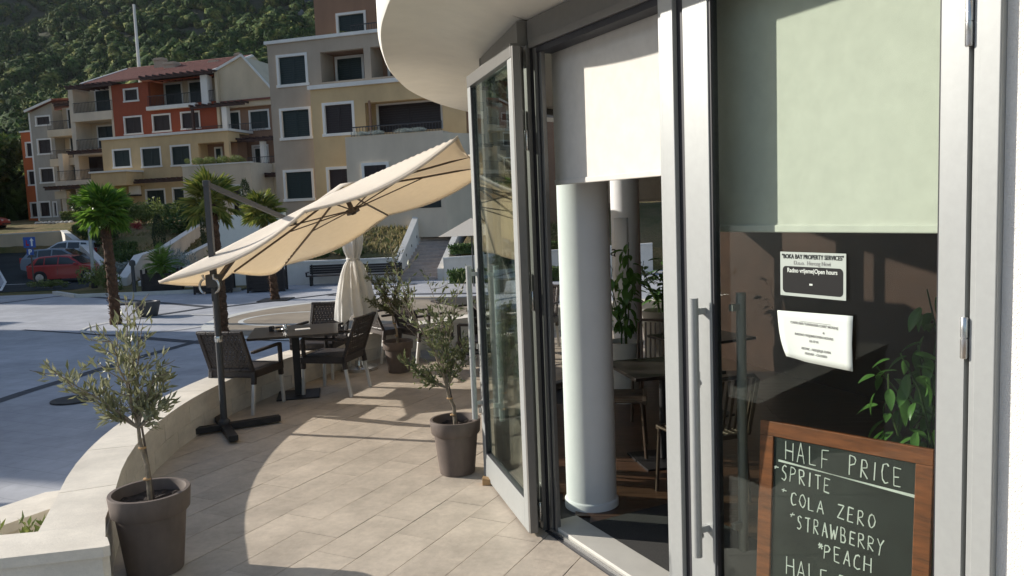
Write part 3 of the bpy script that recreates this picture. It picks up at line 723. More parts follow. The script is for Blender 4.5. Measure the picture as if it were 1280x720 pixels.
q = MB()
LXb = LX
pull(doorL, LX, .05, 1, .47, 1.60); pull(doorL, Matrix.Translation((-nL.x * .05, -nL.y * .05, 0)) @ LX, .19, -1, .47, 1.60, M['alu'])
for z0, z1 in ((2.44, 2.58), (1.48, 1.61), (.16, .29)):
    hinge(doorL, J, -.135, .068, z0, z1, False)
    hinge(doorL, J, -.105, .058, z0 - .10, z0 + .02, False)
for z in (1.0, .52): q = MB(); q.box(.0, .012, .001, .02, z - .02, z + .02, LX); q.build('latch', M['steel'], doorL)
# wooden wedge
q = MB(); q.prism([(0, 0), (.20, 0), (.20, .012), (0, .055)], -.03, .03)
w = q.build('door_wedge', M['wedge'], loc=(-.27, 5.69, .001), bevel=.002); w.rotation_euler = (R(90), 0, R(-4)); tag(w, 'small wooden wedge holding the open glass door on the terrace tiles', 'door wedge')

# interior floor boards
fl = bpy.data.objects.new('wood_floor', None); COL.objects.link(fl); fl['kind'] = 'structure'
bme = MB(); bme.box(-1.2, 1.2, -.068, .068, 0, .012); bme = bme.mesh('floor_board', M['wood'])
fa = R(-8); f1 = Vector((math.cos(fa), math.sin(fa))); f2 = Vector((-math.sin(fa), math.cos(fa)))
FP = inset(FACADE, .24)[1:] + [(4.2, 9), (5.0, 2.5)]
def inpoly(p, P_):
    c = False; j = len(P_) - 1
    for i in range(len(P_)):
        xi, yi = P_[i]; xj, yj = P_[j]
        if (yi > p[1]) != (yj > p[1]) and p[0] < (xj - xi) * (p[1] - yi) / (yj - yi) + xi: c = not c
        j = i
    return c
# boards are cut to the room outline
for r_ in range(62):
    w_ = 2.1 + r_ * .139
    run = []
    for i in range(0, 140):
        t = -1 + i * .05; p = f1 * t + f2 * w_
        if inpoly((p.x, p.y), FP): run.append(t)
    if len(run) < 4: continue
    a, b = run[0], run[-1]; n_ = max(1, round((b - a) / 1.9))
    for j in range(n_):
        s0 = a + (b - a) * j / n_ + .002; s1 = a + (b - a) * (j + 1) / n_ - .002; c = f1 * ((s0 + s1) / 2) + f2 * w_
        o = obj_from(bme, 'floor_board', fl, (c.x, c.y, .0185), (0, 0, fa)); o.scale.x = (s1 - s0) / 2.4

# columns
q = MB(); q.lathe([(.178, .018), (.178, .07), (.172, .078), (.166, .08), (.166, 3.04)], 48, (.475, 5.16)); q.build('column', M['plaster'], cafe, smooth=True)
q = MB(); q.lathe([(.155, .018), (.15, 3.04)], 40, (1.235, 8.55)); q.build('column', M['plaster'], cafe, smooth=True)
# roller blinds
def blind(label, X, s0, s1, k, z0):
    t = thing('roller_blind', label, 'roller blind', (0, 0, 0))
    q = MB(); q.box(s0, s1, k - .0008, k + .0008, z0 + .028, 2.92, X)
    o = q.build('fabric', M['blind'], t)
    q = MB(); q.box(s0 - .002, s1 + .002, k - .009, k + .009, z0, z0 + .032, X); q.build('bottom_bar', M['blind'], t, bevel=.006, seg=3)
    q = MB(); q.tube([X @ Vector((s0 - .02, k - .03, 2.94)), X @ Vector((s1 + .02, k - .03, 2.94))], .03, 14); q.build('roller', M['alud'], t, smooth=True)
blind('cream roller blind half lowered behind the open folding doorway', B, -.10, 1.2, -.13, 2.13)
blind('greenish cream roller blind behind the glass of the closed door', A, -.03, 1.2, -.185, 1.858)
# far blind inside
q1 = Vector((1.1, 9.5)); q2 = Vector((2.2, 10.2)); d1 = (q2 - q1).normalized(); n1 = Vector((-d1.y, d1.x))
XF = Matrix(((d1.x, n1.x, 0, q1.x), (d1.y, n1.y, 0, q1.y), (0, 0, 1, 0), (0, 0, 0, 1)))
blind('cream roller blind on the far window behind the second column', XF, .12, 1.2, -.12, 2.02)

# ================================================================ LETTERING
def text_obj(body, size, m_, parent, X, bold=0.0, align='CENTER', name='lettering', sx=1.0):
    cu = bpy.data.curves.new(name, 'FONT'); cu.body = body; cu.size = size; cu.align_x = align; cu.offset = bold; cu.extrude = .0004
    to = bpy.data.objects.new('tmp', cu); COL.objects.link(to)
    dg = bpy.context.evaluated_depsgraph_get(); me = bpy.data.meshes.new_from_object(to.evaluated_get(dg))
    bpy.data.objects.remove(to); me.materials.clear(); me.materials.append(m_); me.name = name
    o = bpy.data.objects.new(name, me); COL.objects.link(o); o.parent = parent
    o.matrix_local = X @ Matrix.Diagonal((sx, 1, 1, 1)); return o
def XPL(s, k, z, rot=0.0):   # text plane facing outwards on the door; reading direction follows dA
    p = OA + dA * s + nA * k
    m_ = Matrix(((dA.x, 0, nA.x, p.x), (dA.y, 0, nA.y, p.y), (0, 1, 0, z), (0, 0, 0, 1)))
    return m_ @ Matrix.Rotation(rot, 4, 'Z')
# opening hours sign (0.30 x 0.17), stuck on the glass
sg = thing('opening_hours_sign', 'small silver and black opening hours sign stuck high on the door glass', 'sign', (0, 0, 0))
kk = -.0225
q = MB(); q.box(.509, .807, kk, kk + .0015, 1.622, 1.792, A); q.build('plate', M['signpale'], sg)
q = MB(); pts = []
x0, x1, y0, y1, r_ = -.137, .137, -.073, .03, .016
for cx_, cy_, a0 in ((x1 - r_, y1 - r_, 0), (x0 + r_, y1 - r_, 90), (x0 + r_, y0 + r_, 180), (x1 - r_, y0 + r_, 270)):
    for t in range(0, 91, 15): pts.append((cx_ + r_ * math.cos(R(a0 + t)), cy_ + r_ * math.sin(R(a0 + t))))
q.prism(pts, 0, .0008, X=XPL(.658, kk + .0016, 1.707)); q.build('black_panel', M['ink'], sg)
text_obj('"BOKA BAY PROPERTY SERVICES"', .0235, M['ink'], sg, XPL(.658, kk + .0025, 1.767), .0004, sx=.80)
text_obj('D.o.o.  Herceg Novi', .022, M['inklight'], sg, XPL(.658, kk + .0025, 1.744), sx=.92)
text_obj('Radno vrijeme|Open hours', .0235, M['paper'], sg, XPL(.658, kk + .003, 1.714), .0004, sx=.88)
text_obj('-', .05, M['paper'], sg, XPL(.655, kk + .003, 1.660), .001)
# paper notice, curling
pn = thing('paper_notice', 'white printed paper notice curling at its corners below the opening hours sign', 'notice', (0, 0, 0))
q = MB(); nx, nz_ = 12, 8; vs = []; fs = []
tlc, trc, blc, brc = Vector((.495, 1.560)), Vector((.838, 1.570)), Vector((.520, 1.375)), Vector((.838, 1.368))
for j in range(nz_ + 1):
    for i in range(nx + 1):
        u, v = i / nx, j / nz_; a = tlc.lerp(trc, u).lerp(blc.lerp(brc, u), v)
        if u < .35: a.x += .028 * (v ** 3) * (.35 - u) / .35; a.y += .010 * (v ** 2) * (.35 - u) / .35
        k = kk + .004 + .012 * (max(0, .3 - u) / .3) ** 2 * v + .006 * (max(0, u - .85) / .15) * (1 - abs(v - .5) * 2)
        vs.append(tuple(A @ Vector((a.x, k, a.y))))
for j in range(nz_):
    for i in range(nx): a = j * (nx + 1) + i; fs.append((a, a + 1, a + nx + 2, a + nx + 1))
q.v = vs; q.f = fs; o = q.build('sheet', M['paper'], pn, smooth=True); sm = o.modifiers.new('thick', 'SOLIDIFY'); sm.thickness = .0005
kp = kk + .0062
for body, size, z, dx in (('CAFFE BAR "LAVENDER CAFE" MORINJ', .0125, 1.515, 0), ('&', .011, 1.490, .045), ('RADNO VRIJEME/OPEN HOURS', .0125, 1.472, 0), ('10-17 H', .0125, 1.452, 0), ('PETAK - NEDJELJA DAN', .0125, 1.420, .01), ('FRIDAY - CLOSED', .0125, 1.402, .01)):
    text_obj(body, size, M['inklight'], pn, XPL(.668 + dx, kp, z, R(-.5)), .0002)
q = MB(); q.box(-.07, .07, -.0006, .0006, 0, .0004, XPL(.675, kp, 1.528)); q.build('rule', M['inklight'], pn)

# chalkboard sign behind the glass
cbL, cbR = Vector((1.04, 3.35)), Vector((1.52, 2.85)); dC = (cbR - cbL).normalized(); nC = Vector((dC.y, -dC.x))
if nC.y > 0: nC = -nC
WC = (cbR - cbL).length; HC = 1.06
lean = R(4)
nn = Vector((nC.x, nC.y, 0)); uu = (Vector((0, 0, 1)) * math.cos(lean) - nn * math.sin(lean)); fn = Vector((dC.x, dC.y, 0)).cross(uu) * -1
fnn = uu.cross(Vector((dC.x, dC.y, 0))) * -1
if fnn.dot(nn) < 0: fnn = -fnn
base = Vector((cbL.x, cbL.y, 0)) - uu * HC / 1.0 + Vector((0, 0, HC * math.cos(lean))) ; base = Vector((cbL.x, cbL.y, HC)) - uu * (HC - .02) / math.cos(lean)
CXm = Matrix(((dC.x, uu.x, fnn.x, base.x), (dC.y, uu.y, fnn.y, base.y), (0, uu.z, fnn.z, base.z), (0, 0, 0, 1)))  # x along, y up, z out
cb = thing('chalkboard_sign', 'wooden framed black chalkboard listing half price drinks behind the door glass', 'chalkboard', (0, 0, 0))
Hc = HC / math.cos(lean) - .02
for nm, (a, b, c, d) in (('frame_rail', (0, WC, Hc - .062, Hc)), ('frame_rail', (0, WC, .1, .162)), ('frame_stile', (0, .062, .0, Hc - .0625)), ('frame_stile', (WC - .062, WC, .0, Hc - .0625))):
    if nm == 'frame_rail' and c < .2: a, b = .063, WC - .063
    q = MB(); q.box(a, b, c, d, -.022, .0, CXm); q.build(nm, M['frame'], cb, bevel=.003)
q = MB(); q.box(.055, WC - .055, .13, Hc - .055, -.014, -.008, CXm); q.build('slate', M['board'], cb)
for xx in (.0, WC - .05):   # rear frame of the A-stand
    a = CXm @ Vector((xx + .02, Hc - .02, -.03)); b = Vector((a.x - nC.x * .42, a.y - nC.y * .42, .02))
    q = MB(); q.bar(a, b, .045, .02, (nC.x, nC.y, 0)); q.build('rear_leg', M['frame'], cb)
GL = {'H': [[(0, 0), (0, 1)], [(.62, 0), (.6, 1)], [(0, .5), (.6, .52)]], 'A': [[(0, 0), (.3, 1), (.62, 0)], [(.12, .36), (.5, .36)]], 'L': [[(0, 1), (0, 0), (.5, .02)]],
      'F': [[(0, 0), (0, 1), (.5, 1.02)], [(0, .52), (.4, .54)]], 'P': [[(0, 0), (0, 1), (.35, 1), (.52, .85), (.45, .6), (.02, .48)]],
      'R': [[(0, 0), (0, 1), (.35, 1), (.5, .82), (.42, .6), (.02, .5), (.55, 0)]], 'I': [[(.1, 0), (.1, 1)]], 'C': [[(.58, .85), (.4, 1), (.15, .9), (0, .55), (.06, .15), (.3, 0), (.58, .1)]],
      'E': [[(.52, 1), (0, 1), (0, 0), (.55, 0)], [(0, .5), (.42, .52)]], 'S': [[(.52, .9), (.3, 1), (.08, .85), (.1, .62), (.42, .42), (.5, .2), (.3, .0), (.02, .08)]],
      'T': [[(0, 1), (.6, 1.02)], [(.3, 1), (.3, 0)]], 'O': [[(.3, 1), (.08, .85), (0, .45), (.12, .1), (.35, 0), (.58, .2), (.62, .6), (.5, .92), (.3, 1)]],
      'Z': [[(0, 1), (.55, 1), (0, 0), (.6, 0)]], 'W': [[(0, 1), (.18, 0), (.36, .7), (.55, 0), (.75, 1)]], 'B': [[(0, 0), (0, 1), (.35, .98), (.45, .78), (.3, .54), (0, .52), (.4, .46), (.52, .22), (.35, .02), (0, 0)]],
      'Y': [[(0, 1), (.3, .5), (.6, 1)], [(.3, .5), (.22, -.12)]], '+': [[(.05, .5), (.5, .55)], [(.32, .75), (.2, .3)]], '*': [[(.05, .5), (.5, .5)], [(.12, .75), (.42, .25)], [(.42, .75), (.12, .25)]]}
crn = random.Random(11)
def chalk(word, x, y, h_, adv, slope, w=.0036):
    q = MB(); cx_ = 0
    for ch in word:
        if ch == ' ': cx_ += adv * .75; continue
        wob = crn.uniform(.90, 1.06); y += crn.uniform(-.002, .002)
        wd = .82 if ch == 'W' else (.3 if ch == 'I' else .62)
        for st in GL[ch]:
            pts = []
            for (a, b) in st:
                px = x + cx_ + a * adv * .78 + crn.uniform(-.002, .002); py = y + b * h_ * wob + crn.uniform(-.002, .002) + slope * (cx_ + a * adv)
                pts.append((px, py))
            for a, b in zip(pts, pts[1:]):
                q.bar((a[0], a[1], -.0068), (b[0], b[1], -.0068), w * crn.uniform(.7, 1.45), .0016, (0, 0, 1))
        cx_ += adv * (wd * .78 + .28)
    q.v = [tuple(CXm @ Vector(v)) for v in q.v]
    return q.build('chalk_word', M['chalk'], cb)
S0 = -.03
def cbp(u, v): return u * WC, v
T = Hc
chalk('HALF', .115, T - .150, .078, .068, S0); chalk('PRICE', .385, T - .158, .075, .060, S0)
q = MB()
for k in range(3): q.bar((.085, T - .158 - k * .003, -.0068), (.63, T - .192 + k * .004, -.0068), .003, .0016)
q.v = [tuple(CXm @ Vector(v)) for v in q.v]; q.build('chalk_underline', M['chalk'], cb)
chalk('+', .062, T - .212, .042, .060, S0); chalk('SPRITE', .100, T - .238, .062, .052, -.03)
chalk('+', .10, T - .305, .042, .060, S0); chalk('COLA', .145, T - .335, .055, .050, -.03); chalk('ZERO', .345, T - .342, .055, .052, -.03)
chalk('+', .14, T - .400, .042, .060, S0); chalk('STRAWBERRY', .175, T - .430, .058, .0465, -.03)
chalk('*', .265, T - .495, .042, .060, S0); chalk('PEACH', .295, T - .522, .058, .052, -.03)
chalk('HALF', .135, T - .635, .072, .064, S0); chalk('PRICE', .36, T - .643, .072, .058, S0)
# drink lines further down stay blank on the board
#__REST__

# ================================================================ TERRACE OBJECTS
def leafy(mb, pts, n, ll, lw, rnd, spread=.06, droop=0.0, up_=.3):
    """n leaves scattered along the given twig polylines"""
    for _ in range(n):
        tw = rnd.choice(pts); i = rnd.randrange(len(tw) - 1); f = rnd.random()
        a = Vector(tw[i]); b = Vector(tw[i + 1]); p = a.lerp(b, f); ax = (b - a).normalized()
        d = Vector((rnd.gauss(0, 1), rnd.gauss(0, 1), rnd.gauss(0, 1))).normalized()
        d = (d * .8 + ax * .8 + Vector((0, 0, up_ - droop))).normalized()
        p = p + Vector((rnd.gauss(0, 1), rnd.gauss(0, 1), rnd.gauss(0, 1))) * spread * .2
        L = ll * rnd.uniform(.6, 1.2); W = lw * rnd.uniform(.8, 1.2)
        s_ = d.cross(Vector((rnd.gauss(0, 1), rnd.gauss(0, 1), rnd.gauss(0, 1)))).normalized() * W / 2
        nrm = d.cross(s_).normalized() * L * .08
        mb.add([tuple(p), tuple(p + d * L * .45 + s_ + nrm), tuple(p + d * L), tuple(p + d * L * .45 - s_ + nrm)], [(0, 1, 2), (0, 2, 3)])

def pot(parent, r, hgt):
    k = r
    q = MB(); q.lathe([(k * .66, 0), (k * .69, .004), (k * .86, hgt * .74), (k * .93, hgt * .745), (k * .955, hgt * .76), (k, hgt * .985), (k * .985, hgt), (k * .89, hgt), (k * .87, hgt * .98), (k * .84, hgt * .80), (k * .78, hgt * .78)], 48)
    q.build('pot', M['pot'], parent, smooth=True)
    q = MB(); n = 40
    vs = [(0, 0, hgt * .87)]; q2 = random.Random(4)
    for j, rr_ in enumerate((.35, .6, .86)):
        for i in range(n): vs.append((k * rr_ * math.cos(6.2832 * i / n), k * rr_ * math.sin(6.2832 * i / n), hgt * .87 + q2.uniform(-.008, .008)))
    fs = [(0, 1 + i, 1 + (i + 1) % n) for i in range(n)] + [(1 + j * n + i, 1 + (j + 1) * n + i, 1 + (j + 1) * n + (i + 1) % n, 1 + j * n + (i + 1) % n) for j in range(2) for i in range(n)]
    q.add(vs, fs); q.build('soil', M['soil'], parent)

def olive(label, loc, r, hgt, trunk, crown, seed, nleaf, lm, lean=(0, 0), ll=.05):
    t = thing('potted_olive_tree', label, 'potted tree', loc, 0, 'young olive trees in taupe pots')
    pot(t, r, hgt); rnd = random.Random(seed)
    tp = [(0, 0, hgt * .8), (lean[0] * .3 + .01, lean[1] * .3, hgt + (trunk - hgt) * .4), (lean[0] * .7 - .008, lean[1] * .7, hgt + (trunk - hgt) * .75), (lean[0], lean[1], trunk)]
    br = MB(); br.tube(tp, [.016, .014, .012, .010], 8)
    # support cane tied to the stem
    q = MB(); q.tube([(.022, .01, hgt * .8), (lean[0] + .014, lean[1] + .008, trunk + .02)], .006, 6); q.build('cane', M['ubronze'], t)
    q = MB()
    for f in (.35, .75):
        a = Vector(tp[0]).lerp(Vector(tp[3]), f); q.lathe([(.022, a.z - .005), (.024, a.z), (.022, a.z + .005)], 8, (a.x + .004, a.y))
    q.build('tie', M['wedge'], t)
    twigs = []
    for (dx, dy, dz, le) in crown:
        p = Vector(tp[3]); d = Vector((dx, dy, dz)).normalized(); pts = [tuple(p)]
        for k in range(6):
            d = (d + Vector((rnd.gauss(0, .12), rnd.gauss(0, .12), .05 + rnd.gauss(0, .06)))).normalized(); p = p + d * le / 6; pts.append(tuple(p))
            if k >= 0:
                for s_ in range(2):
                    e = (d + Vector((rnd.gauss(0, .8), rnd.gauss(0, .8), rnd.gauss(0, .5)))).normalized(); l2 = le * rnd.uniform(.16, .38)
                    a = p; b = p + e * l2 * .5; c = b + (e + Vector((0, 0, .2))).normalized() * l2 * .5
                    twigs.append([tuple(a), tuple(b), tuple(c)]); br.tube([a, b, c], [.003, .0022, .0014], 4, cap=False)
        twigs.append(pts[1:]); twigs.append(pts[3:]); br.tube(pts, [.008, .007, .006, .005, .0042, .003, .002], 6)
    o = br.build('trunk', M['bark'], t, smooth=True)
    q = MB(); leafy(q, twigs, nleaf, ll, .0185, rnd); o = q.build('foliage', lm, t); o['kind'] = 'stuff'
    return t
olive('largest potted olive tree, beside the curved parapet in the left foreground', (-2.13, 4.47, 0), .222, .475, .84,
      [(-.5, .0, .62, .52), (-.36, .1, 1, .68), (-.15, -.1, 1, .58), (.05, .1, 1, .56), (.3, .0, .8, .38), (.45, .1, .45, .26), (-.7, -.1, .35, .42), (.3, -.2, .3, .22), (-.1, .3, 1, .45), (-.5, .2, .3, .3)], 5, 1000, M['olive'], (-.03, 0), .068)
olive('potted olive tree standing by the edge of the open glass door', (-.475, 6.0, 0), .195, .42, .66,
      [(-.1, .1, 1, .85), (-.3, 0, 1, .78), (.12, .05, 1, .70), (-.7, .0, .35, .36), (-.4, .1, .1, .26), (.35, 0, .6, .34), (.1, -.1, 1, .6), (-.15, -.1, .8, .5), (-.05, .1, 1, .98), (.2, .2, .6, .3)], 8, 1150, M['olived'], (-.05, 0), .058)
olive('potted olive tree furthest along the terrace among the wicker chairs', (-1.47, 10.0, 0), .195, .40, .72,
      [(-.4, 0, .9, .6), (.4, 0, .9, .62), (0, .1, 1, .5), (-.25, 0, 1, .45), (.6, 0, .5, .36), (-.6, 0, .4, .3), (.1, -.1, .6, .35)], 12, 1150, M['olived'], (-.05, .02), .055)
# small plants in the low planter
q = MB(); rnd = random.Random(3); tw = []
for i in range(26):
    x, y = rnd.uniform(-3.75, -3.25), rnd.uniform(4.6, 5.4); tw.append([(x, y, -.35), (x + rnd.gauss(0, .05), y + rnd.gauss(0, .05), rnd.uniform(-.12, .06))])
leafy(q, tw, 520, .085, .035, rnd); o = q.build('ground_cover', M['shruby']); tag(o, 'leafy green ground cover in the low planter beyond the parapet corner', 'plants', kind='stuff')

# cantilever umbrella
um = thing('cantilever_umbrella', 'large open beige cantilever umbrella tilted on its dark grey mast', 'umbrella', (-2.79, 7.47, 0))
def W(x, y, z): return (x + 2.79, y - 7.47, z)
q = MB()
for an in (62, 152): 
    a = R(an); dx, dy = math.sin(a) * .52, math.cos(a) * .52
    q.bar((-dx, -dy, .045), (dx, dy, .045 + (.004 if an > 90 else 0)), .085, .055 if an < 90 else .052)
q.build('cross_base', M['iron'], um, bevel=.004)
q = MB(); q.lathe([(.055, .07), (.055, .1), (.036, .12)], 16); q.tube([(0, 0, .08), (.01, 0, 1.4)], .031, 16); q.box(-.020, .030, -.024, .024, 1.25, 2.36); q.build('mast', M['ugrey'], um, smooth=True)
q = MB(); q.lathe([(.034, .86), (.036, .865), (.036, .91), (.034, .915)], 16, (.006, 0)); q.build('clamp', M['steel'], um, smooth=True)
cc = Vector((-1.653, 8.55, 2.024)); ax = Vector((.919, -.078, .386)); ay = Vector((.093, .995, -.021)); az = Vector((-.383, .055, .922))
UX = Matrix(((ax.x, ay.x, az.x, cc.x + 2.79), (ax.y, ay.y, az.y, cc.y - 7.47), (ax.z, ay.z, az.z, cc.z), (0, 0, 0, 1)))
q = MB(); q.bar((.02, 0, 2.33), tuple(UX @ Vector((-.62, .0, .17))), .032, .05); q.build('arm', M['ugrey'], um, bevel=.006)
q = MB(); q.box(-.026, .036, -.029, .029, 2.31, 2.372); q.build('mast_cap', M['ugrey'], um, bevel=.01)
# crank handles
q = MB()
for s_ in (-1, 1):
    pts = [(s_ * .05 - .03, -.05, 1.50 - .0)]
    for t in range(0, 200, 20): pts.append((-.02 + s_ * (.045 + .045 * math.sin(R(t))), -.055, 1.455 - .06 + .065 * math.cos(R(t))))
    q.tube(pts, .012, 8)
q.build('crank_handle', M['steel'], um, smooth=True)
q = MB(); q.box(-.06, .07, -.05, .045, 1.38, 1.50); q.build('crank_box', M['ugrey'], um, bevel=.012)
q = MB(); q.bar((.04, .0, 1.44), tuple(UX @ Vector((-1.0, -.62, .10))), .035, .04); q.build('lower_arm', M['ubronze'], um)
hC = 1.5; APEX = .29
def cz(x, y):   # canopy surface height in canopy frame: pyramid with slightly sagging panels
    m_ = max(abs(x), abs(y)) / hC; o_ = min(abs(x), abs(y)) / max(1e-6, max(abs(x), abs(y)))
    sag = .14 * math.sin(math.pi * min(1, o_ if o_ < 1 else 1)) * m_ * m_
    return APEX * (1 - m_) ** 1.0 - sag * .75
N_ = 40; vs = []; fs = []
for j in range(N_ + 1):
    for i in range(N_ + 1):
        x = -hC + 2 * hC * i / N_; y = -hC + 2 * hC * j / N_
        # scalloped rim between rib ends
        def sc(u): u = abs(u) / hC; return .035 * math.sin(math.pi * (u * 1.0)) 
        xx, yy = x, y
        if abs(abs(y) - hC) < 1e-6: yy = y * (1 - sc(x))
        if abs(abs(x) - hC) < 1e-6: xx = x * (1 - sc(y))
        vs.append(tuple(UX @ Vector((xx, yy, cz(x, y)))))
for j in range(N_):
    for i in range(N_):
        if 18 <= i < 22 and 18 <= j < 22: continue
        a = j * (N_ + 1) + i; fs.append((a, a + 1, a + N_ + 2, a + N_ + 1))
q = MB(); q.v = vs; q.f = fs; o = q.build('canopy', M['canopy'], um, smooth=True); sm = o.modifiers.new('thick', 'SOLIDIFY'); sm.thickness = .002
# valence hem
q = MB(); vs = []; n = 40
for e in range(4):
    for i in range(n):
        u = -hC + 2 * hC * i / n; s_ = 1 - .035 * math.sin(math.pi * abs(u) / hC)
        x, y = [(u, -hC * s_), (hC * s_, u), (-u, hC * s_), (-hC * s_, -u)][e]; zc = cz(*[(u, -hC), (hC, u), (-u, hC), (-hC, -u)][e])
        for dz in (.006, -.022): vs.append(tuple(UX @ Vector((x * 1.0015, y * 1.0015, zc + dz))))
m_ = len(vs) // 2; q.add(vs, [(2 * k, 2 * k + 1, (2 * k + 3) % (2 * m_), (2 * k + 2) % (2 * m_)) for k in range(m_)]); o = q.build('hem', M['canopy'], um, smooth=True)
sm = o.modifiers.new('thick', 'SOLIDIFY'); sm.thickness = .003
# vent top
q = MB(); vs = []; n = 24
for k in range(n):
    t = 2 * math.pi * k / n; r_ = .30 + .03 * math.sin(4 * t + .8)
    c_, s_ = math.cos(t), math.sin(t); mm = max(abs(c_), abs(s_)); 
    vs.append(tuple(UX @ Vector((r_ * c_ / mm, r_ * s_ / mm, APEX - .062 + .015 * math.sin(4 * t)))))
vs.append(tuple(UX @ Vector((0, 0, APEX + .045)))); q.add(vs, [(k, (k + 1) % n, n) for k in range(n)]); o = q.build('vent', M['canopy'], um, smooth=True)
sm = o.modifiers.new('thick', 'SOLIDIFY'); sm.thickness = .003
for k in range(8):
    t = k * math.pi / 4; c_, s_ = round(math.cos(t), 4), round(math.sin(t), 4); mm = max(abs(c_), abs(s_)); ex, ey = hC * c_ / mm * .985, hC * s_ / mm * .985
    q = MB()
    a = UX @ Vector((0, 0, APEX - .03)); b = UX @ Vector((ex * .5, ey * .5, cz(ex * .5, ey * .5) - .035)); c = UX @ Vector((ex, ey, cz(ex, ey) - .02))
    q.bar(a, b, .013, .02, az); q.bar(b, c, .013, .02, az); rb = q.build('rib', M['ubronze'], um)
    q = MB(); q.bar(UX @ Vector((0, 0, .03)), b, .009, .012, az); q.build('strut', M['ubronze'], rb)
q = MB(); q.bar(UX @ Vector((0, 0, -.02)), UX @ Vector((0, 0, APEX + .02)), .045); q.build('hub_pole', M['ubronze'], um, bevel=.004)
q = MB(); c = [UX @ Vector((.075 * math.cos(k * math.pi / 6), .075 * math.sin(k * math.pi / 6), z)) for z in (-.005, .045) for k in range(12)]
q.add([tuple(v) for v in c], [tuple(range(12))[::-1], tuple(range(12, 24))] + [(k, (k + 1) % 12, 12 + (k + 1) % 12, 12 + k) for k in range(12)]); q.build('hub', M['ubronze'], um)

# closed umbrella
cu_ = thing('closed_umbrella', 'closed off-white parasol tied round its pole behind the wicker chairs', 'umbrella', (-2.02, 10.25, 0))
q = MB(); q.tube([(0, 0, 0), (0, 0, 2.15)], .02, 12); q.lathe([(.24, 0), (.24, .04), (.06, .06), (.05, .12)], 24); q.build('pole', M['steel'], cu_, smooth=True)
def folded(mb, prof, n=96, folds=8, amp=.28, twist=.5, seed=1):
    vs = []; fs = []; rnd = random.Random(seed); ph = [rnd.uniform(0, 6) for _ in range(4)]
    for j, (z, r_) in enumerate(prof):
        for k in range(n):
            t = 2 * math.pi * k / n
            w = abs(math.sin(t * folds / 2 + twist * z)) ** .7 + .3 * math.sin(t * 13 + ph[0] + z * 3) + .2 * math.sin(3 * t + ph[1])
            rr_ = r_ * (1 - amp + amp * 1.2 * w); rr_ *= 1 + .08 * math.sin(2 * t + ph[2])
            dz = 0
            if j == 0: dz = .055 * math.sin(t * 4 + ph[3]) + .03 * math.sin(t * 7)
            vs.append((rr_ * math.cos(t), rr_ * math.sin(t), z + dz))
    for j in range(len(prof) - 1):
        for k in range(n): k2 = (k + 1) % n; fs.append((j * n + k, j * n + k2, (j + 1) * n + k2, (j + 1) * n + k))
    mb.add(vs, fs)
q = MB(); folded(q, [(.66, .27), (.80, .255), (.95, .235), (1.1, .205), (1.25, .165), (1.36, .125), (1.42, .085), (1.45, .078), (1.49, .095), (1.56, .12), (1.68, .14), (1.82, .135), (1.94, .12), (2.05, .10), (2.12, .05), (2.18, .02)])
o = q.build('canopy', M['canvasw'], cu_, smooth=True)
q = MB(); q.lathe([(.086, 1.425), (.094, 1.44), (.086, 1.46)], 20); q.build('tie', M['canvasw'], cu_, smooth=True)

# wicker armchair
def make_chair(mw, label, kindname='wicker_armchair'):
    t = thing(kindname, label, 'chair')
    w, d = .56, .54                          # faces +Y ; back at -Y
    q = MB(); q.box(-w / 2 + .015, w / 2 - .015, -.20, .27, .40, .45); q.build('seat', mw, t, bevel=.012)
    q = MB(); q.box(-w / 2, w / 2, .245, .285, .375, .455); q.box(-w / 2, w / 2, -.25, -.215, .375, .455); q.box(-w / 2, -w / 2 + .045, -.25, .285, .376, .454); q.box(w / 2 - .045, w / 2, -.25, .285, .376, .454); q.build('seat_frame', mw, t, bevel=.008)
    # woven back: vertical strands + weft, in a frame, leaning back
    def bk(x, u, off=0): return (x, -.235 - u * .17 - .02 * (1 - (x / .27) ** 2) + off, .44 + u * .44)
    fr = MB()
    for s_ in (-1, 1): fr.bar(bk(s_ * .245, -.03), bk(s_ * .245, 1), .045, .035, (0, 1, 0))
    for a, b in zip([-.262, -.13, 0, .13], [-.13, 0, .13, .262]): fr.bar(bk(a, .97), bk(b, .97), .05, .036, (0, 0, 1)); fr.bar(bk(a, .05), bk(b, .05), .04, .03, (0, 0, 1))
    o = fr.build('back_frame', mw, t, bevel=.008)
    st = MB(); n = 22
    for i in range(n):
        x = -.222 + .444 * i / (n - 1)
        pts = [bk(x, u / 10, .004 * (1 if (i + u) % 2 else -1)) for u in range(0, 11)]
        for a, b in zip(pts, pts[1:]): st.bar(a, b, .0188, .004, (0, 1, 0))
    for j in range(16):
        u = .05 + j * .061; st.bar(bk(-.225, u, .0), bk(.225, u, .0), .0045, .012, (0, 0, 1)) if False else None
        for a, b in zip([-.225, -.11, 0, .11], [-.11, 0, .11, .225]): st.bar(bk(a, u), bk(b, u), .014, .004, (0, 1, 0))
    o = st.build('woven_back', mw, t); o['kind'] = 'stuff'
    for s_ in (-1, 1):
        q = MB(); x = s_ * (w / 2 - .005)
        q.bar((x, -.27, .645), (x, .24, .655), .045, .03); q.bar((x, .235, .45), (x, .235, .66), .04, .04, (0, 1, 0)); q.build('armrest', mw, t, bevel=.008)
        for yy, dy in ((.25, .03), (-.23, -.075)):
            q = MB(); q.bar((x - s_ * .02, yy, .455), (x - s_ * .02, yy + dy * .3, .31), .045, .045, (0, 1, 0)); lg = q.build('leg', mw, t, bevel=.006)
            q = MB(); q.bar((x - s_ * .02, yy + dy * .3, .31), (x - s_ * .02, yy + dy, .0), .034, .034, (0, 1, 0)); q.build('metal_foot', M['leg'], lg, bevel=.006)
    return t
CG = 'wicker armchairs on the terrace'
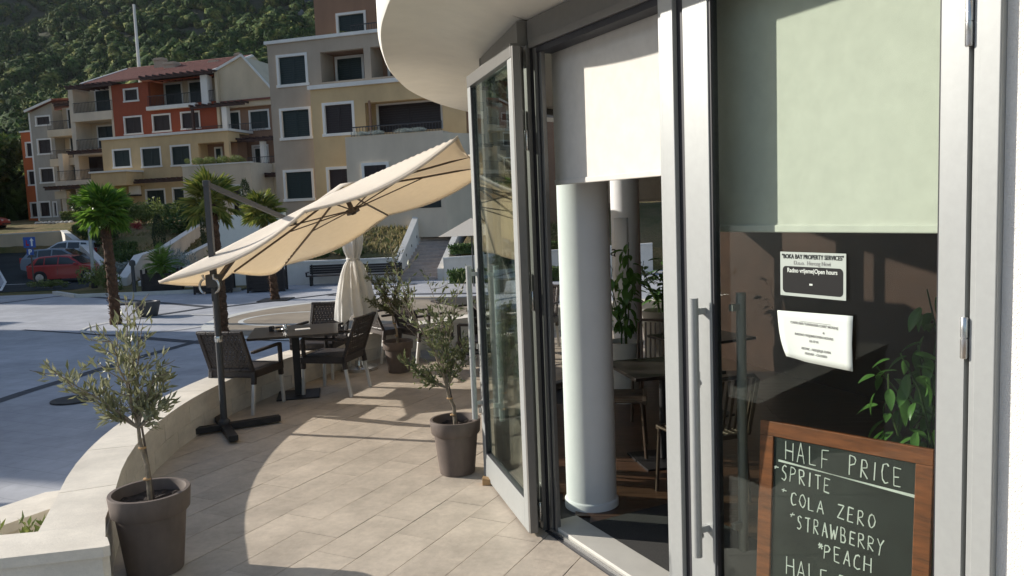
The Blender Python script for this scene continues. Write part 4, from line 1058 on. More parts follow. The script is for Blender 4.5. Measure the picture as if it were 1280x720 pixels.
cA = make_chair(M['wicker'], 'dark wicker armchair seen from behind, beside the umbrella mast'); cA['group'] = CG
cA.location = (-2.86, 8.39, 0); cA.rotation_euler.z = R(-16)
def chair_at(x, y, rz, label, src=cA): return clone(src, (x, y, 0), R(rz), label, CG)
chair_at(-2.05, 9.0, 76, 'dark wicker armchair at the right of the near table, facing left')
chair_at(-2.44, 9.97, 170, 'dark wicker armchair on the far side of the near table, facing the camera')
cB = make_chair(M['wickerg'], 'grey brown wicker armchair between the closed parasol and the furthest olive pot'); cB['group'] = CG
cB.location = (-1.68, 10.95, 0); cB.rotation_euler.z = R(-56)
chair_at(-1.20, 10.72, -53, 'grey brown wicker armchair directly behind the furthest olive pot', cB)
chair_at(.12, 11.75, 110, 'grey brown wicker armchair in sun seen just left of the open door handle', cB)
chair_at(-.35, 9.6, 75, 'grey brown wicker armchair nearest the open door beyond the middle olive tree', cA)
chair_at(.3, 11.2, 160, 'grey brown wicker armchair hidden behind the open glass door leaf', cB)

def make_table(label, loc, rz, L=.8, W_=.8):
    t = thing('cafe_table', label, 'table', loc, rz, 'dark square pedestal tables')
    q = MB(); q.box(-L / 2, L / 2, -W_ / 2, W_ / 2, .715, .742); q.build('tabletop', M['table'], t, bevel=.005)
    q = MB(); q.box(-.04, .04, -.04, .04, .015, .715); q.box(-.2, .2, -.025, .025, .69, .714); q.box(-.025, .025, -.2, .2, .689, .7139); q.build('pedestal', M['iron'], t, bevel=.004)
    q = MB(); q.box(-.23, .23, -.23, .23, 0, .018); q.build('base_plate', M['iron'], t, bevel=.003); return t
t1 = make_table('dark square pedestal table under the open umbrella with ashtray on top', (-2.45, 8.88, 0), R(12), .95, .85)
def table_at(x, y, rz, label): return clone(t1, (x, y, 0), R(rz), label)
table_at(-.55, 11.25, 30, 'dark pedestal table behind the furthest potted olive tree')
table_at(-.05, 10.6, 10, 'dark pedestal table beyond the open glass door leaf')
a_ = thing('ashtray', 'small steel ashtray with condiment holder on the near dark table', 'ashtray', (-2.62, 8.84, .742))
q = MB(); q.lathe([(.035, 0), (.05, .005), (.055, .025), (.048, .025), (.04, .01)], 20); q.build('bowl', M['steel'], a_, smooth=True)
q = MB(); q.box(-.10, -.055, -.03, .03, 0, .06); q.box(-.045, .0, .05, .09, 0, .045); q.build('sugar_holder', M['iron'], a_, bevel=.004)
q = MB(); q.lathe([(.014, 0), (.016, .055), (.01, .07), (.011, .08)], 12, (.08, .02)); q.lathe([(.014, 0), (.016, .05), (.01, .06)], 12, (.05, .06)); q.build('shaker', M['steel'], a_, smooth=True)
q = MB(); q.box(-.08, .08, -.05, .05, 0, .006); o = q.build('menu_card', M['white'], loc=(-2.37, 8.92, .743), rotz=R(20)); tag(o, 'pale menu card lying flat on the near dark table', 'menu')
# second umbrella far beyond the tables
bu = thing('beige_umbrella', 'distant beige umbrella edge beside the white steps', 'umbrella', (-1.5, 31.5, -1.0))
q = MB(); q.tube([(0, 0, 0), (0, 0, 2.6)], .03, 10); q.build('pole', M['ugrey'], bu)
q = MB(); vs = [(0, 0, 2.7)] + [(1.7 * math.cos(R(45 + 90 * k)), 1.7 * math.sin(R(45 + 90 * k)), 2.05) for k in range(4)]; q.add(vs, [(0, 1, 2), (0, 2, 3), (0, 3, 4), (0, 4, 1)])
o = q.build('canopy', M['canopy'], bu); sm = o.modifiers.new('thick', 'SOLIDIFY'); sm.thickness = .01

# ================================================================ INTERIOR OBJECTS
def in_chair(x, y, rz, label, first=[None]):
    if first[0] is None:
        t = thing('slatted_chair', label, 'chair', (x, y, .03), R(rz), 'slatted chairs inside the cafe'); first[0] = t
        q = MB()
        for i in range(9): xx = -.2 + .4 * i / 8; q.bar((xx, -.2, .455), (xx, .22, .455), .022, .014)
        q.bar((-.21, .22, .45), (.21, .22, .45), .03, .03); q.bar((-.21, -.2, .45), (.21, -.2, .45), .03, .03); q.build('seat', M['chair_slat'], t, bevel=.003)
        q = MB()
        for i in range(10): xx = -.2 + .4 * i / 9; q.bar((xx, -.21, .50), (xx * 1.05, -.29, .84), .016, .01, (0, 1, 0))
        q.tube([(-.23, -.20, .45), (-.235, -.295, .83), (-.2, -.30, .86), (.2, -.30, .86), (.235, -.295, .83), (.23, -.20, .45)], .013, 8); q.build('backrest', M['chair_slat'], t)
        for sx_ in (-1, 1):
            for y_ in (.2, -.2): q = MB(); q.tube([(sx_ * .2, y_, .45), (sx_ * .215, y_ * 1.12, 0)], .012, 8); q.build('leg', M['chair_slat'], t)
        return t
    return clone(first[0], (x, y, .03), R(rz), label)
in_chair(1.32, 7.25, 160, 'slatted chair inside the cafe behind the indoor tables')
in_chair(.80, 6.25, -100, 'slatted chair partly hidden by the white column indoors')
in_chair(1.22, 5.2, 20, 'slatted chair in the dark foreground of the room behind the door post')
def in_table(x, y, rz, label, src=[None]):
    if src[0] is None:
        t = thing('indoor_table', label, 'table', (x, y, .03), R(rz), 'dark tables inside the cafe'); src[0] = t
        q = MB(); q.box(-.35, .35, -.35, .35, .71, .735); q.build('tabletop', M['table'], t, bevel=.004)
        q = MB(); q.tube([(0, 0, .02), (0, 0, .71)], .03, 12); q.build('pedestal', M['iron'], t, smooth=True)
        q = MB(); q.box(-.22, .22, -.22, .22, 0, .015); q.build('base_plate', M['iron'], t); return t
    return clone(src[0], (x, y, .03), R(rz), label)
in_table(1.12, 6.0, 12, 'dark indoor table nearest the open doorway right of the column')
in_table(1.72, 7.3, 25, 'dark indoor table further back with a small vase on it')
va = MB(); va.lathe([(.03, 0), (.045, .03), (.04, .09), (.02, .12), (.025, .14)], 18); o = va.build('vase', M['wedge'], smooth=True, loc=(1.55, 7.25, .766)); tag(o, 'small brown vase on the indoor table further back', 'vase')
o = MB().box(-.62, .75, -.42, .42, 0, .012).build('door_mat', M['mat'], loc=(.93, 4.36, .0305), rotz=R(-63), bevel=.004); tag(o, 'dark grey fibre doormat just inside the open doorway', 'door mat')
# big leaved plants
def leaf_mesh(nm, L, W_, m_):
    q = MB(); vs = []; n = 6
    for i in range(n + 1):
        t = i / n; w = W_ / 2 * math.sin(math.pi * min(1, t * .93 + .05)) ** .8 * (1 - .25 * t); z = -.25 * L * t * t
        vs += [(-w, L * t, z + w * .35), (0, L * t, z), (w, L * t, z + w * .35)]
    fs = []
    for i in range(n): a = i * 3; fs += [(a, a + 1, a + 4, a + 3), (a + 1, a + 2, a + 5, a + 4)]
    q.add(vs, fs); return q.mesh(nm, m_, True)
def leafy_plant(name, label, loc, potr, poth, height, n, L, W_, mleaf, mpot, seed, spread, droop, stems=5):
    t = thing(name, label, 'plant', loc); rnd = random.Random(seed)
    q = MB(); q.lathe([(potr * .72, 0), (potr, poth), (potr * .9, poth), (potr * .88, poth * .93)], 32); q.build('pot', mpot, t, smooth=True)
    me = [leaf_mesh('leaf', L * k, W_ * k, mleaf) for k in (.8, 1.0, 1.2)]
    st = MB(); pts = []
    for s_ in range(stems):
        a = rnd.uniform(0, 6.28); b = [Vector((.03 * math.cos(a), .03 * math.sin(a), poth * .9))]; top = height * rnd.uniform(.75, 1)
        for k in range(1, 7): f = k / 6; b.append(Vector((math.cos(a) * spread * f * rnd.uniform(.6, 1), math.sin(a) * spread * f * rnd.uniform(.6, 1), poth + (top - poth) * f)))
        st.tube(b, [.009 - .001 * k for k in range(7)], 6); pts.append(b)
    st.build('stem', M['shrub'], t)
    for i in range(n):
        b = rnd.choice(pts); f = rnd.uniform(.15, .999) * 6; k = int(f); p = b[k].lerp(b[min(6, k + 1)], f - k)
        az_ = rnd.uniform(0, 6.28); el = rnd.uniform(-.9, .5) - droop
        p = p + Vector((math.cos(az_ + 1.57), math.sin(az_ + 1.57), 0)) * .05
        X = Matrix.Translation(p) @ Matrix.Rotation(az_, 4, 'Z') @ Matrix.Rotation(el, 4, 'X') @ Matrix.Rotation(rnd.uniform(-.5, .5), 4, 'Y')
        obj_from(rnd.choice(me), 'leaf', t, X=X)
    return t
leafy_plant('ficus_plant', 'glossy weeping ficus behind the chalkboard at the right of the door', (1.70, 3.12, .02), .2, .5, 1.60, 190, .09, .043, M['ficus'], M['pot'], 4, .28, .5, 6)
leafy_plant('ficus_plant', 'dark leafy plant in a pale pot between the two white columns', (1.10, 7.9, .02), .19, .62, 1.62, 110, .12, .06, M['ficus'], M['sill'], 6, .2, .5, 5)
leafy_plant('zz_plant', 'upright glossy green plant in a pale pot by the far cafe window', (1.72, 9.15, .02), .24, .75, 1.55, 150, .15, .055, M['ficus'], M['sill'], 9, .42, -.4, 11)
cs = thing('column_sign', 'white sheet sign with a black letter on the second indoor column', 'sign', (0, 0, 0))
q = MB(); n = 6; vs = []
for i in range(n + 1):
    a = R(-150 + 62 * i / n); 
    for z in (1.22, 1.86): vs.append((1.235 + .1555 * math.cos(a), 8.55 + .1555 * math.sin(a), z))
q.add(vs, [(2 * i, 2 * i + 2, 2 * i + 3, 2 * i + 1) for i in range(n)]); o = q.build('sheet', M['white'], cs, smooth=True); sm = o.modifiers.new('thick', 'SOLIDIFY'); sm.thickness = .001
text_obj('a  -', .16, M['ink'], cs, Matrix(((math.cos(R(-38)), 0, -.0, 1.14), (math.sin(R(-38)) * 1, 0, -1, 8.414), (0, 1, 0, 1.44), (0, 0, 0, 1))), name='lettering')

# ================================================================ PLAZA OBJECTS
def fan_mesh(nm, petiole, rad, n, m_, seed):
    rnd = random.Random(seed); q = MB(); q.tube([(0, 0, 0), (0, petiole * .6, -.01), (0, petiole, -.06 * petiole)], [.018, .012, .008], 4)
    for i in range(n):
        a = R(-112 + 224 * i / (n - 1)); L = rad * (1 - .16 * abs(a) / 2) * rnd.uniform(.93, 1.05)
        d = Vector((math.sin(a), math.cos(a), 0)); s_ = Vector((math.cos(a), -math.sin(a), 0)); o_ = Vector((0, petiole, -.06 * petiole)); w = rad * .033
        m1 = o_ + d * L * .55 + Vector((0, 0, .02)); e = o_ + d * L + Vector((0, 0, -L * rnd.uniform(.10, .32)))
        q.add([tuple(o_), tuple(m1 - s_ * w), tuple(e), tuple(m1 + s_ * w)], [(0, 1, 2), (0, 2, 3)])
    return q.mesh(nm, m_)
def feather_mesh(nm, L, m_, seed, n=26):
    rnd = random.Random(seed); q = MB(); sp = [Vector((0, L * t, .35 * L * t - .55 * L * t * t)) for t in [i / 8 for i in range(9)]]
    q.tube(sp, [.015 * (1 - i / 9) + .003 for i in range(9)], 4)
    for i in range(n):
        t = .12 + .87 * i / n; k = min(7, int(t * 8)); p = sp[k].lerp(sp[k + 1], t * 8 - k); l_ = L * .28 * math.sin(math.pi * min(1, t + .12)) ** .6 + .03
        for s_ in (-1, 1):
            d = Vector((s_ * .85, .55, .15)).normalized(); e = p + d * l_ + Vector((0, 0, -.1 * l_))
            q.add([tuple(p), tuple(p + d * l_ * .5 + Vector((0, .012, 0))), tuple(e), tuple(p + d * l_ * .5 - Vector((0, .014, 0)))], [(0, 1, 2), (0, 2, 3)])
    return q.mesh(nm, m_)
def palm(label, base, top, r0_, r1_, n, petiole, rad, m_, seed, dead=6, feather=False, name='palm_tree', skirt=True):
    t = thing(name, label, 'palm tree', base); rnd = random.Random(seed); b = Vector(top) - Vector(base)
    q = MB(); pts = []; rad_ = []
    K = max(6, int(b.length * 9))
    for i in range(K + 1):
        f = i / K; pts.append(b * f + Vector((.04 * math.sin(f * 3), 0, 0))); rad_.append((r0_ + (r1_ - r0_) * f) * (1 + (.13 if i % 2 else -.05)) * (1.25 if i == 0 else 1) * rnd.uniform(.94, 1.08))
    q.tube(pts, rad_, 12)
    # fibre stubs
    for i in range(int(K * 10)):
        f = rnd.random(); a = rnd.uniform(0, 6.28); p = b * f; rr_ = (r0_ + (r1_ - r0_) * f)
        d = Vector((math.cos(a), math.sin(a), .5)); c = p + Vector((math.cos(a), math.sin(a), 0)) * rr_ * .95
        q.bar(c, c + d * rr_ * rnd.uniform(.2, .45), .035 * r0_ / .14, .015)
    q.build('trunk', M['palmtrunk'], t)
    ms = [(feather_mesh('frond', rad * k, m_, s_) if feather else fan_mesh('frond', petiole * k, rad, 22, m_, s_)) for s_, k in ((1, .85), (2, 1), (3, 1.15))]
    for i in range(n):
        f = i / n; az_ = i * 2.399963; el = R(82 - 125 * f) + rnd.gauss(0, .1)
        X = Matrix.Translation(b + Vector((0, 0, .05 * (1 - f)))) @ Matrix.Rotation(az_, 4, 'Z') @ Matrix.Rotation(el, 4, 'X') @ Matrix.Rotation(rnd.gauss(0, .25), 4, 'Y')
        obj_from(rnd.choice(ms), 'frond', t, X=X)
    return t
palm('palm tree with a full green crown left of the umbrella on the plaza', (-12.0, 24.0, -1), (-12.1, 24.0, 2.35), .15, .12, 46, .42, .52, M['palm'], 1)
palm('palm tree rising directly behind the umbrella mast with yellowing fronds', (-7.56, 20.6, -1), (-7.62, 20.6, 2.42), .15, .12, 24, .40, .52, M['palmy'], 2)
palm('palm tree whose trunk shows below the beige canopy and crown above it', (-8.72, 29.3, -1), (-8.98, 29.3, 2.2), .15, .12, 34, .36, .52, M['palmy'], 3)
sq = MB(); sq.box(-.55, .55, -.55, .55, 0, .03); o = sq.build('tree_grate', M['iron'], loc=(-8.7, 29.3, -.998)); tag(o, 'dark square grate round the foot of the palm behind the canopy', 'tree grate')
# timber planters
def box_planter(x, y, rz, label, first=[None]):
    if first[0] is None:
        t = thing('timber_planter', label, 'planter', (x, y, -1), R(rz), 'dark timber planter boxes on the plaza'); first[0] = t
        for s_ in (-1, 1):
            for i in range(6): q = MB(); z = .06 + i * .135; q.box(-.68, .68, s_ * .42 - .015, s_ * .42 + .015, z, z + .122); q.build('plank', M['boxwood'], t)
            for i in range(6): q = MB(); z = .06 + i * .135; q.box(s_ * .70 - .015, s_ * .70 + .015, -.405, .405, z, z + .122); q.build('plank', M['boxwood'], t)
            for s2 in (-1, 1): q = MB(); q.box(s_ * .72 - .04, s_ * .72 + .04, s2 * .44 - .04, s2 * .44 + .04, 0, 1.0); q.lathe([(.045, 1.0), (.05, 1.03), (.02, 1.06)], 8, (s_ * .72, s2 * .44)); q.build('post', M['boxwood'], t)
        q = MB(); q.box(-.68, .68, -.40, .40, .5, .8); q.build('soil', M['soil'], t); return t
    return clone(first[0], (x, y, -1), R(rz), label)
box_planter(-14.95, 34.2, 12, 'dark timber planter holding a spiky cycad near the kerb')
box_planter(-12.4, 33.3, 10, 'dark timber planter behind the umbrella mast')
box_planter(-10.1, 33.0, 8, 'dark timber planter beside the slatted bench')
palm('spiky green cycad growing in the left timber planter', (-15.0, 34.2, -.25), (-14.95, 34.2, .12), .16, .14, 34, .2, .95, M['palm'], 5, feather=True, name='cycad')
# benches
def bench(x, y, rz, label, first=[None]):
    if first[0] is None:
        t = thing('park_bench', label, 'bench', (x, y, -1), R(rz), 'dark slatted benches along the white wall'); first[0] = t
        for i in range(4): q = MB(); q.box(-.95, .95, -.24 + i * .12, -.14 + i * .12, .40, .44); q.build('seat_slat', M['boxwood'], t)
        for i in range(4): q = MB(); q.box(-.88, .88, .25 + i * .02, .28 + i * .02, .48 + i * .1, .57 + i * .1); q.build('back_slat', M['boxwood'], t)
        for s_ in (-1, 1): q = MB(); q.box(s_ * .78 - .03, s_ * .78 + .03, -.22, .24, .0, .39); q.box(s_ * .78 - .03, s_ * .78 + .03, .24, .30, .2, .9); q.build('leg', M['iron'], t)
        for s_ in (-1, 1): q = MB(); q.box(s_ * .93 - .04, s_ * .93 + .04, -.25, .25, .56, .6); q.box(s_ * .93 - .03, s_ * .93 + .03, -.24, -.18, .44, .56); q.build('armrest', M['boxwood'], t)
        return t
    return clone(first[0], (x, y, -1), R(rz), label)
bench(-7.95, 34.8, 2, 'dark slatted bench against the white wall left of the closed parasol')
bench(-5.6, 34.3, 0, 'dark slatted bench at the foot of the steps behind the olive leaves')
# low dark conical seat / ashtray
o = MB().lathe([(.26, 0), (.30, .05), (.40, .44), (.40, .5), (.3, .5), (.28, .47)], 24).build('round_planter', M['ugrey'], smooth=True, loc=(-11.75, 25.6, -1)); tag(o, 'small dark conical planter pot standing alone near the palm trunk', 'planter')
o = MB().box(-.5, .5, -.22, .22, .40, .47).build('bench', M['ugrey'], loc=(-12.35, 25.75, -1), bevel=.02); tag(o, 'low dark seat slab beside the conical planter', 'seat')
# lamp post, bollard, parking sign
rg = random.Random(21); q = MB()
for i in range(15000):
    x, y = (rg.uniform(-34, -9), rg.uniform(37.5, 62)) if rg.random() < .62 else (rg.uniform(-10, 3), rg.uniform(36.2, 43))
    z = hn(x, y)
    if z < -.9 or (x < -20 and y < 59 and x < interp(y, [(37, -18), (58.6, -32.5)]) + 1): continue
    if math.sin(x * .9 + y * .5) + math.sin(y * 1.3 - x * .4) < -.5: continue
    for k in range(3):
        a = rg.uniform(0, 6.28); w_ = .05; hh = rg.uniform(.06, .22); dx, dy = math.cos(a) * w_, math.sin(a) * w_; lx, ly = rg.gauss(0, .06), rg.gauss(0, .06)
        q.add([(x - dx, y - dy, z - .02), (x + dx, y + dy, z - .02), (x + lx, y + ly, z + hh)], [(0, 1, 2)])
M['tuft'] = leaf_mat('grass_tuft', (.13, .15, .05), (.40, .31, .16), .3, .8)
o = q.build('grass', M['tuft']); tag(o, 'dry green and brown grass tufts covering the garden slope', 'grass', kind='stuff')
lp = thing('lamp_post', 'slender pale metal lamp post in front of the parked cars', 'lamp post', (-19.5, 37.3, -.93))
q = MB(); q.lathe([(.14, 0), (.14, .55), (.085, .6)], 14); q.build('base', M['iron'], lp, smooth=True)
q = MB(); q.tube([(0, 0, .5), (0, 0, 2.75)], [.085, .07], 14); q.build('pole', M['alu'], lp, smooth=True)
q = MB(); q.lathe([(.075, 2.75), (.13, 2.8), (.14, 3.0), (.10, 3.08), (.02, 3.1)], 16); q.build('lamp_head', M['alu'], lp, smooth=True)
bo = thing('bollard_light', 'dark grey bollard light at the corner of the left planter', 'bollard', (-15.85, 33.5, -1))
q = MB(); q.tube([(0, 0, 0), (0, 0, 1.25)], .075, 14); q.build('post', M['ugrey'], bo, smooth=True)
q = MB(); q.lathe([(.11, 1.25), (.13, 1.32), (.11, 1.45), (.03, 1.5)], 16); q.build('lamp_head', M['ugrey'], bo, smooth=True)
ps = thing('parking_sign', 'blue and white parking sign on a thin post left of the red car', 'sign', (-23.68, 39.6, -1))
q = MB(); q.tube([(0, 0, 0), (0, 0, 2.55)], .035, 8); q.build('post', M['ubronze'], ps)
q = MB(); q.box(-.30, .30, -.06, -.04, 2.02, 2.55); q.build('blue_panel', M['signblue'], ps, bevel=.02)
q = MB(); q.box(-.04, .04, -.066, -.061, 2.1, 2.4, Matrix.Translation((.12, 0, 0))); q.add([(.02, -.064, 2.36), (.22, -.064, 2.36), (.12, -.064, 2.5)], [(0, 1, 2)]); q.build('arrow', M['white'], ps)
q = MB(); q.box(-.17, -.02, -.066, -.061, 2.12, 2.2); q.box(-.16, -.12, -.066, -.061, 2.2, 2.4); q.build('red_mark', M['lampred'], ps)
q = MB(); q.box(-.17, .17, -.06, -.04, 1.66, 1.98); q.build('parking_panel', M['signblue'], ps)
text_obj('P', .34, M['white'], ps, Matrix(((1, 0, 0, 0), (0, 0, -1, -.066), (0, 1, 0, 1.70), (0, 0, 0, 1))), .012, name='parking_letter')

# cars: side profile swept across the width with tumblehome
def make_car(label, paint, loc, rz, L=4.0, H_=1.46, wagon=False):
    t = thing('parked_car', label, 'car', loc, rz, 'cars parked in the lot'); k = L / 4.0
    roofend = 1.75 if wagon else 1.45
    body = [(-1.98, .30), (-2.0, .55), (-1.96, .82), (-1.90, .95), (-.9, .96), (.55, .95), (1.1, .93), (1.6, .84), (1.9, .70), (1.98, .50), (1.96, .28), (1.72, .22), (-1.7, .22)]
    body = [(-x, z) for x, z in body] if False else body
    gh = [(-1.88 if not wagon else -1.90, .95), (-1.62 if not wagon else -1.78, 1.32), (-1.35, 1.42), (-.3, H_), (.25, 1.40), (.95, .94)]
    def sweep(poly, wf, m_, nm, par):
        n = len(poly); S = [-1, -.93, -.6, 0, .6, .93, 1]; vs = []; fs = []
        for s_ in S:
            for x, z in poly:
                w = wf(z); edge_ = 1 - .035 * (abs(s_) > .95)
                vs.append((x * k * (1 - .03 * s_ * s_), s_ * w, z if abs(s_) < .95 else .22 + (z - .22) * (.985)))
        for j in range(len(S) - 1):
            for i in range(n): i2 = (i + 1) % n; fs.append((j * n + i, (j + 1) * n + i, (j + 1) * n + i2, j * n + i2))
        fs.append(tuple(range(n))); fs.append(tuple(range((len(S) - 1) * n, len(S) * n))[::-1])
        q = MB(); q.add(vs, fs); o = q.build(nm, m_, par, smooth=True); b = o.modifiers.new('b', 'BEVEL'); b.width = .03; b.segments = 3; b.limit_method = 'ANGLE'; b.angle_limit = R(35); return o
    wb = lambda z: .84 - .05 * max(0, (z - .6)) ** 1.2
    wg = lambda z: .80 - .42 * max(0, z - .94)
    bo_ = sweep(body, wb, paint, 'body', t); ca = sweep(gh, wg, paint, 'cabin', t)
    # side windows, proud by 4 mm on the sloping cabin sides
    for s_ in (-1, 1):
        for wi in ([(-1.62, .99), (-1.42, 1.32), (-1.12, 1.35), (-1.12, .99)], [(-1.05, .99), (-1.05, 1.355), (-.38, 1.385), (-.38, .99)], [(-.30, .99), (-.30, 1.385), (.18, 1.335), (.78, .99)]):
            q = MB(); n = len(wi)
            vs = [(x * k * .97, s_ * (wg(z) + e), z) for e in (-.02, .006) for x, z in wi]
            q.add(vs, [tuple(range(n)), tuple(range(n, 2 * n))] + [(i, (i + 1) % n, n + (i + 1) % n, n + i) for i in range(n)]); q.build('side_window', M['carglass'], t)
    def slopewin(a, b, w0, w1, nm):
        q = MB(); (x0, z0), (x1, z1) = a, b; d = Vector((z1 - z0, 0, -(x1 - x0))).normalized() * .008
        if d.z < 0: d = -d
        q.add([(x0 + d.x, -w0, z0 + d.z), (x0 + d.x, w0, z0 + d.z), (x1 + d.x, w1, z1 + d.z), (x1 + d.x, -w1, z1 + d.z)], [(0, 1, 2, 3)]); q.build(nm, M['carglass'], t)
    slopewin((.90 * k, .985), (.30 * k, 1.365), .70, .58, 'windscreen')
    slopewin((gh[0][0] * k * .99, 1.0), (gh[1][0] * k, 1.30), .68, .58, 'rear_window')
    for x in (-1.28, 1.22):
        for s_ in (-1, 1):
            ar = MB(); X = Matrix.Translation((x * k, s_ * .80, .31)) @ Matrix.Rotation(R(90), 4, 'X')
            ar.lathe([(.37, -.06), (.37, .06)], 24, X=X); ar.build('wheel_arch', M['gasket'], t)
            w_ = MB(); w_.lathe([(.24, -.09), (.30, -.095), (.31, -.05), (.31, .05), (.30, .095), (.24, .09)], 24, X=Matrix.Translation((x * k, s_ * .79, .31)) @ Matrix.Rotation(R(90), 4, 'X')); wh = w_.build('wheel', M['tyre'], t, smooth=True)
            w_ = MB(); Xr = Matrix.Translation((x * k, s_ * .885, .31)) @ Matrix.Rotation(R(90), 4, 'X')
            w_.lathe([(.22, -.012), (.21, .012)], 20, X=Xr)
            for i in range(5): a = i * 1.2566; w_.bar((x * k, s_ * .902, .31), (x * k + .2 * math.cos(a), s_ * .902, .31 + .2 * math.sin(a)), .05, .01, (0, 1, 0))
            w_.build('rim', M['steel'], wh)
    for s_ in (-1, 1):
        q = MB(); q.box(1.80 * k, 1.93 * k, s_ * .62 - .13, s_ * .62 + .13, .60, .72); q.build('headlight', M['carlight'], t, bevel=.02)
        q = MB(); q.box(-1.99 * k, -1.86 * k, s_ * .68 - .07, s_ * .68 + .09, .66, .98); q.build('tail_light', M['lampred'], t, bevel=.02)
        q = MB(); q.box(.55 * k, .70 * k, s_ * .92 - .07, s_ * .92 + .07, .95, 1.06); q.build('wing_mirror', paint, t, bevel=.02)
    q = MB(); q.box(-2.02 * k, 1.99 * k, -.74, .74, .30, .42); q.build('bumper_strip', M['gasket'], t, bevel=.02)
    for xx in (-.34, -1.08):
        for s_ in (-1, 1): q = MB(); q.box(xx * k - .006, xx * k + .006, s_ * .838 - .006, s_ * .838 + .006, .35, .93); q.build('door_seam', M['gasket'], t)
    for xx in (-.95, -.2):
        for s_ in (-1, 1): q = MB(); q.box(xx * k, xx * k + .16, s_ * .835 - .02, s_ * .835 + .02, .80, .83); q.build('door_handle', paint, t)
    return t
make_car('dark red hatchback nearest in the parking lot', M['carred'], (-23.85, 43.4, -.99), R(4), 3.95, 1.47)
make_car('silver blue hatchback parked behind the red one', M['carblue'], (-26.3, 47.2, lot(47.2) + .02), R(4), 4.35, 1.46)
make_car('white estate car furthest back in the row of three', M['carwhite'], (-28.2, 51.0, lot(51.0) + .02), R(184), 4.3, 1.5, True)
make_car('red car at the far left edge beside the white ramp wall', M['carred'], (-43.6, 66.5, 2.05), R(10), 3.9, 1.45)

# ---------------------------------------------------------------- garden walls and steps
def wallbar(name, label, segs_, th, m_, cope=None, cat='garden wall'):
    t = thing(name, label, cat)
    for (a, b, zb0, zb1) in segs_:
        a = Vector(a); b = Vector(b); d = Vector((b.x - a.x, b.y - a.y, 0)).normalized(); s_ = Vector((-d.y, d.x, 0)) * th / 2
        q = MB(); q.add([tuple(Vector((a.x, a.y, zb0)) - s_), tuple(Vector((b.x, b.y, zb1)) - s_), tuple(Vector((b.x, b.y, zb1)) + s_), tuple(Vector((a.x, a.y, zb0)) + s_), tuple(a - s_), tuple(b - s_), tuple(b + s_), tuple(a + s_)],
                       [(0, 3, 2, 1), (4, 5, 6, 7), (0, 1, 5, 4), (1, 2, 6, 5), (2, 3, 7, 6), (3, 0, 4, 7)]); q.build('wall_section', m_, t)
        if cope:
            s_ = s_ * 1.18; u_ = Vector((0, 0, .08)); q = MB(); q.add([tuple(a - s_ + Vector((0, 0, .002))), tuple(b - s_ + Vector((0, 0, .002))), tuple(b + s_ + Vector((0, 0, .002))), tuple(a + s_ + Vector((0, 0, .002))), tuple(a - s_ + u_), tuple(b - s_ + u_), tuple(b + s_ + u_), tuple(a + s_ + u_)],
                       [(0, 3, 2, 1), (4, 5, 6, 7), (0, 1, 5, 4), (1, 2, 6, 5), (2, 3, 7, 6), (3, 0, 4, 7)]); q.build('coping', M['trim'], t)
    return t
WW = M['wallwhite']
wallbar('retaining_wall', 'long low white retaining wall behind the benches', [((-14.6, 35.8, -.05), (-5.1, 35.55, -.02), -1, -1)], .3, WW, True)
wallbar('retaining_wall', 'white wall behind the parked cars at the back of the lot', [((-62, 58.7, 1.2), (-32.6, 58.7, 1.62), .1, .1)], .3, M['g_cream'], True)
wallbar('retaining_wall', 'sloping pale wall running down beside the three parked cars', [((-32.5, 58.6, 1.65), (-26.0, 49.2, .62), .0, -.8), ((-26.0, 49.2, .62), (-22.2, 43.6, -.15), -.8, -1), ((-22.2, 43.6, -.15), (-18.6, 38.0, -.8), -1, -1)], .35, WW, True)
wallbar('garden_wall', 'upper stepped white wall crossing the planted slope', [((-18.4, 37.8, -.6), (-18.6, 40, .35), -1.2, -1), ((-18.6, 40.0, .35), (-18.9, 43.5, .55), -1, -.5), ((-18.9, 43.5, .55), (-19.2, 48.0, 1.35), -.5, .3), ((-19.2, 48, 1.35), (-19.9, 54, 2.3), .3, 1)], .35, WW, True)
wallbar('garden_wall', 'lower parallel white wall edging the sloping garden path', [((-17.3, 37.3, -.8), (-16.9, 41.0, .1), -1.2, -.9), ((-16.9, 41.0, .1), (-16.6, 46.5, 1.0), -.9, .2)], .3, WW, True)
wallbar('planter_block', 'big white rectangular wall block on the slope behind the mast', [((-14.0, 38.4, 2.2), (-10.6, 38.0, 2.32), .2, .2), ((-14.0, 38.55, 2.2), (-14.9, 40.5, 2.2), .2, .2)], .3, M['render'], False, 'garden wall')
wallbar('ramp_wall', 'white sloping ramp wall at the far left below the woods', [((-44.6, 62.5, 2.4), (-39.2, 60.5, 2.1), 1, 1), ((-46.8, 68.0, 5.3), (-44.6, 62.5, 2.4), 1, 1), ((-39.2, 60.5, 2.1), (-38.6, 59.0, .9), 0, 0)], .6, WW, False)
st = thing('stone_steps', 'flight of pale stone steps rising between white walls', 'steps', (0, 0, 0))
for i in range(14):
    q = MB(); y0 = 35.35 + i * .33; xo = -.0 + i * .055; z1 = -1 + (i + 1) * .145
    q.box(-5.02 + xo, -3.28 + xo, y0, y0 + .36, z1 - .145 - (.3 if i else 0), z1 - (.0005 * i)); q.build('step', M['step'], st, bevel=.012)
q = MB(); q.box(-4.2, -1.6, 39.97, 42.2, .4, 1.028); q.build('landing', M['kerb'], st)
for i in range(9):
    q = MB(); y0 = 42.2 + i * .33; z1 = 1.03 + (i + 1) * .145; q.box(-3.3, -1.5, y0, y0 + .36, z1 - .4, z1); q.build('step', M['step'], st, bevel=.012)
sw_ = thing('stair_wall', 'white sloping stair wall with small square step lights on the left of the steps', 'stair wall')
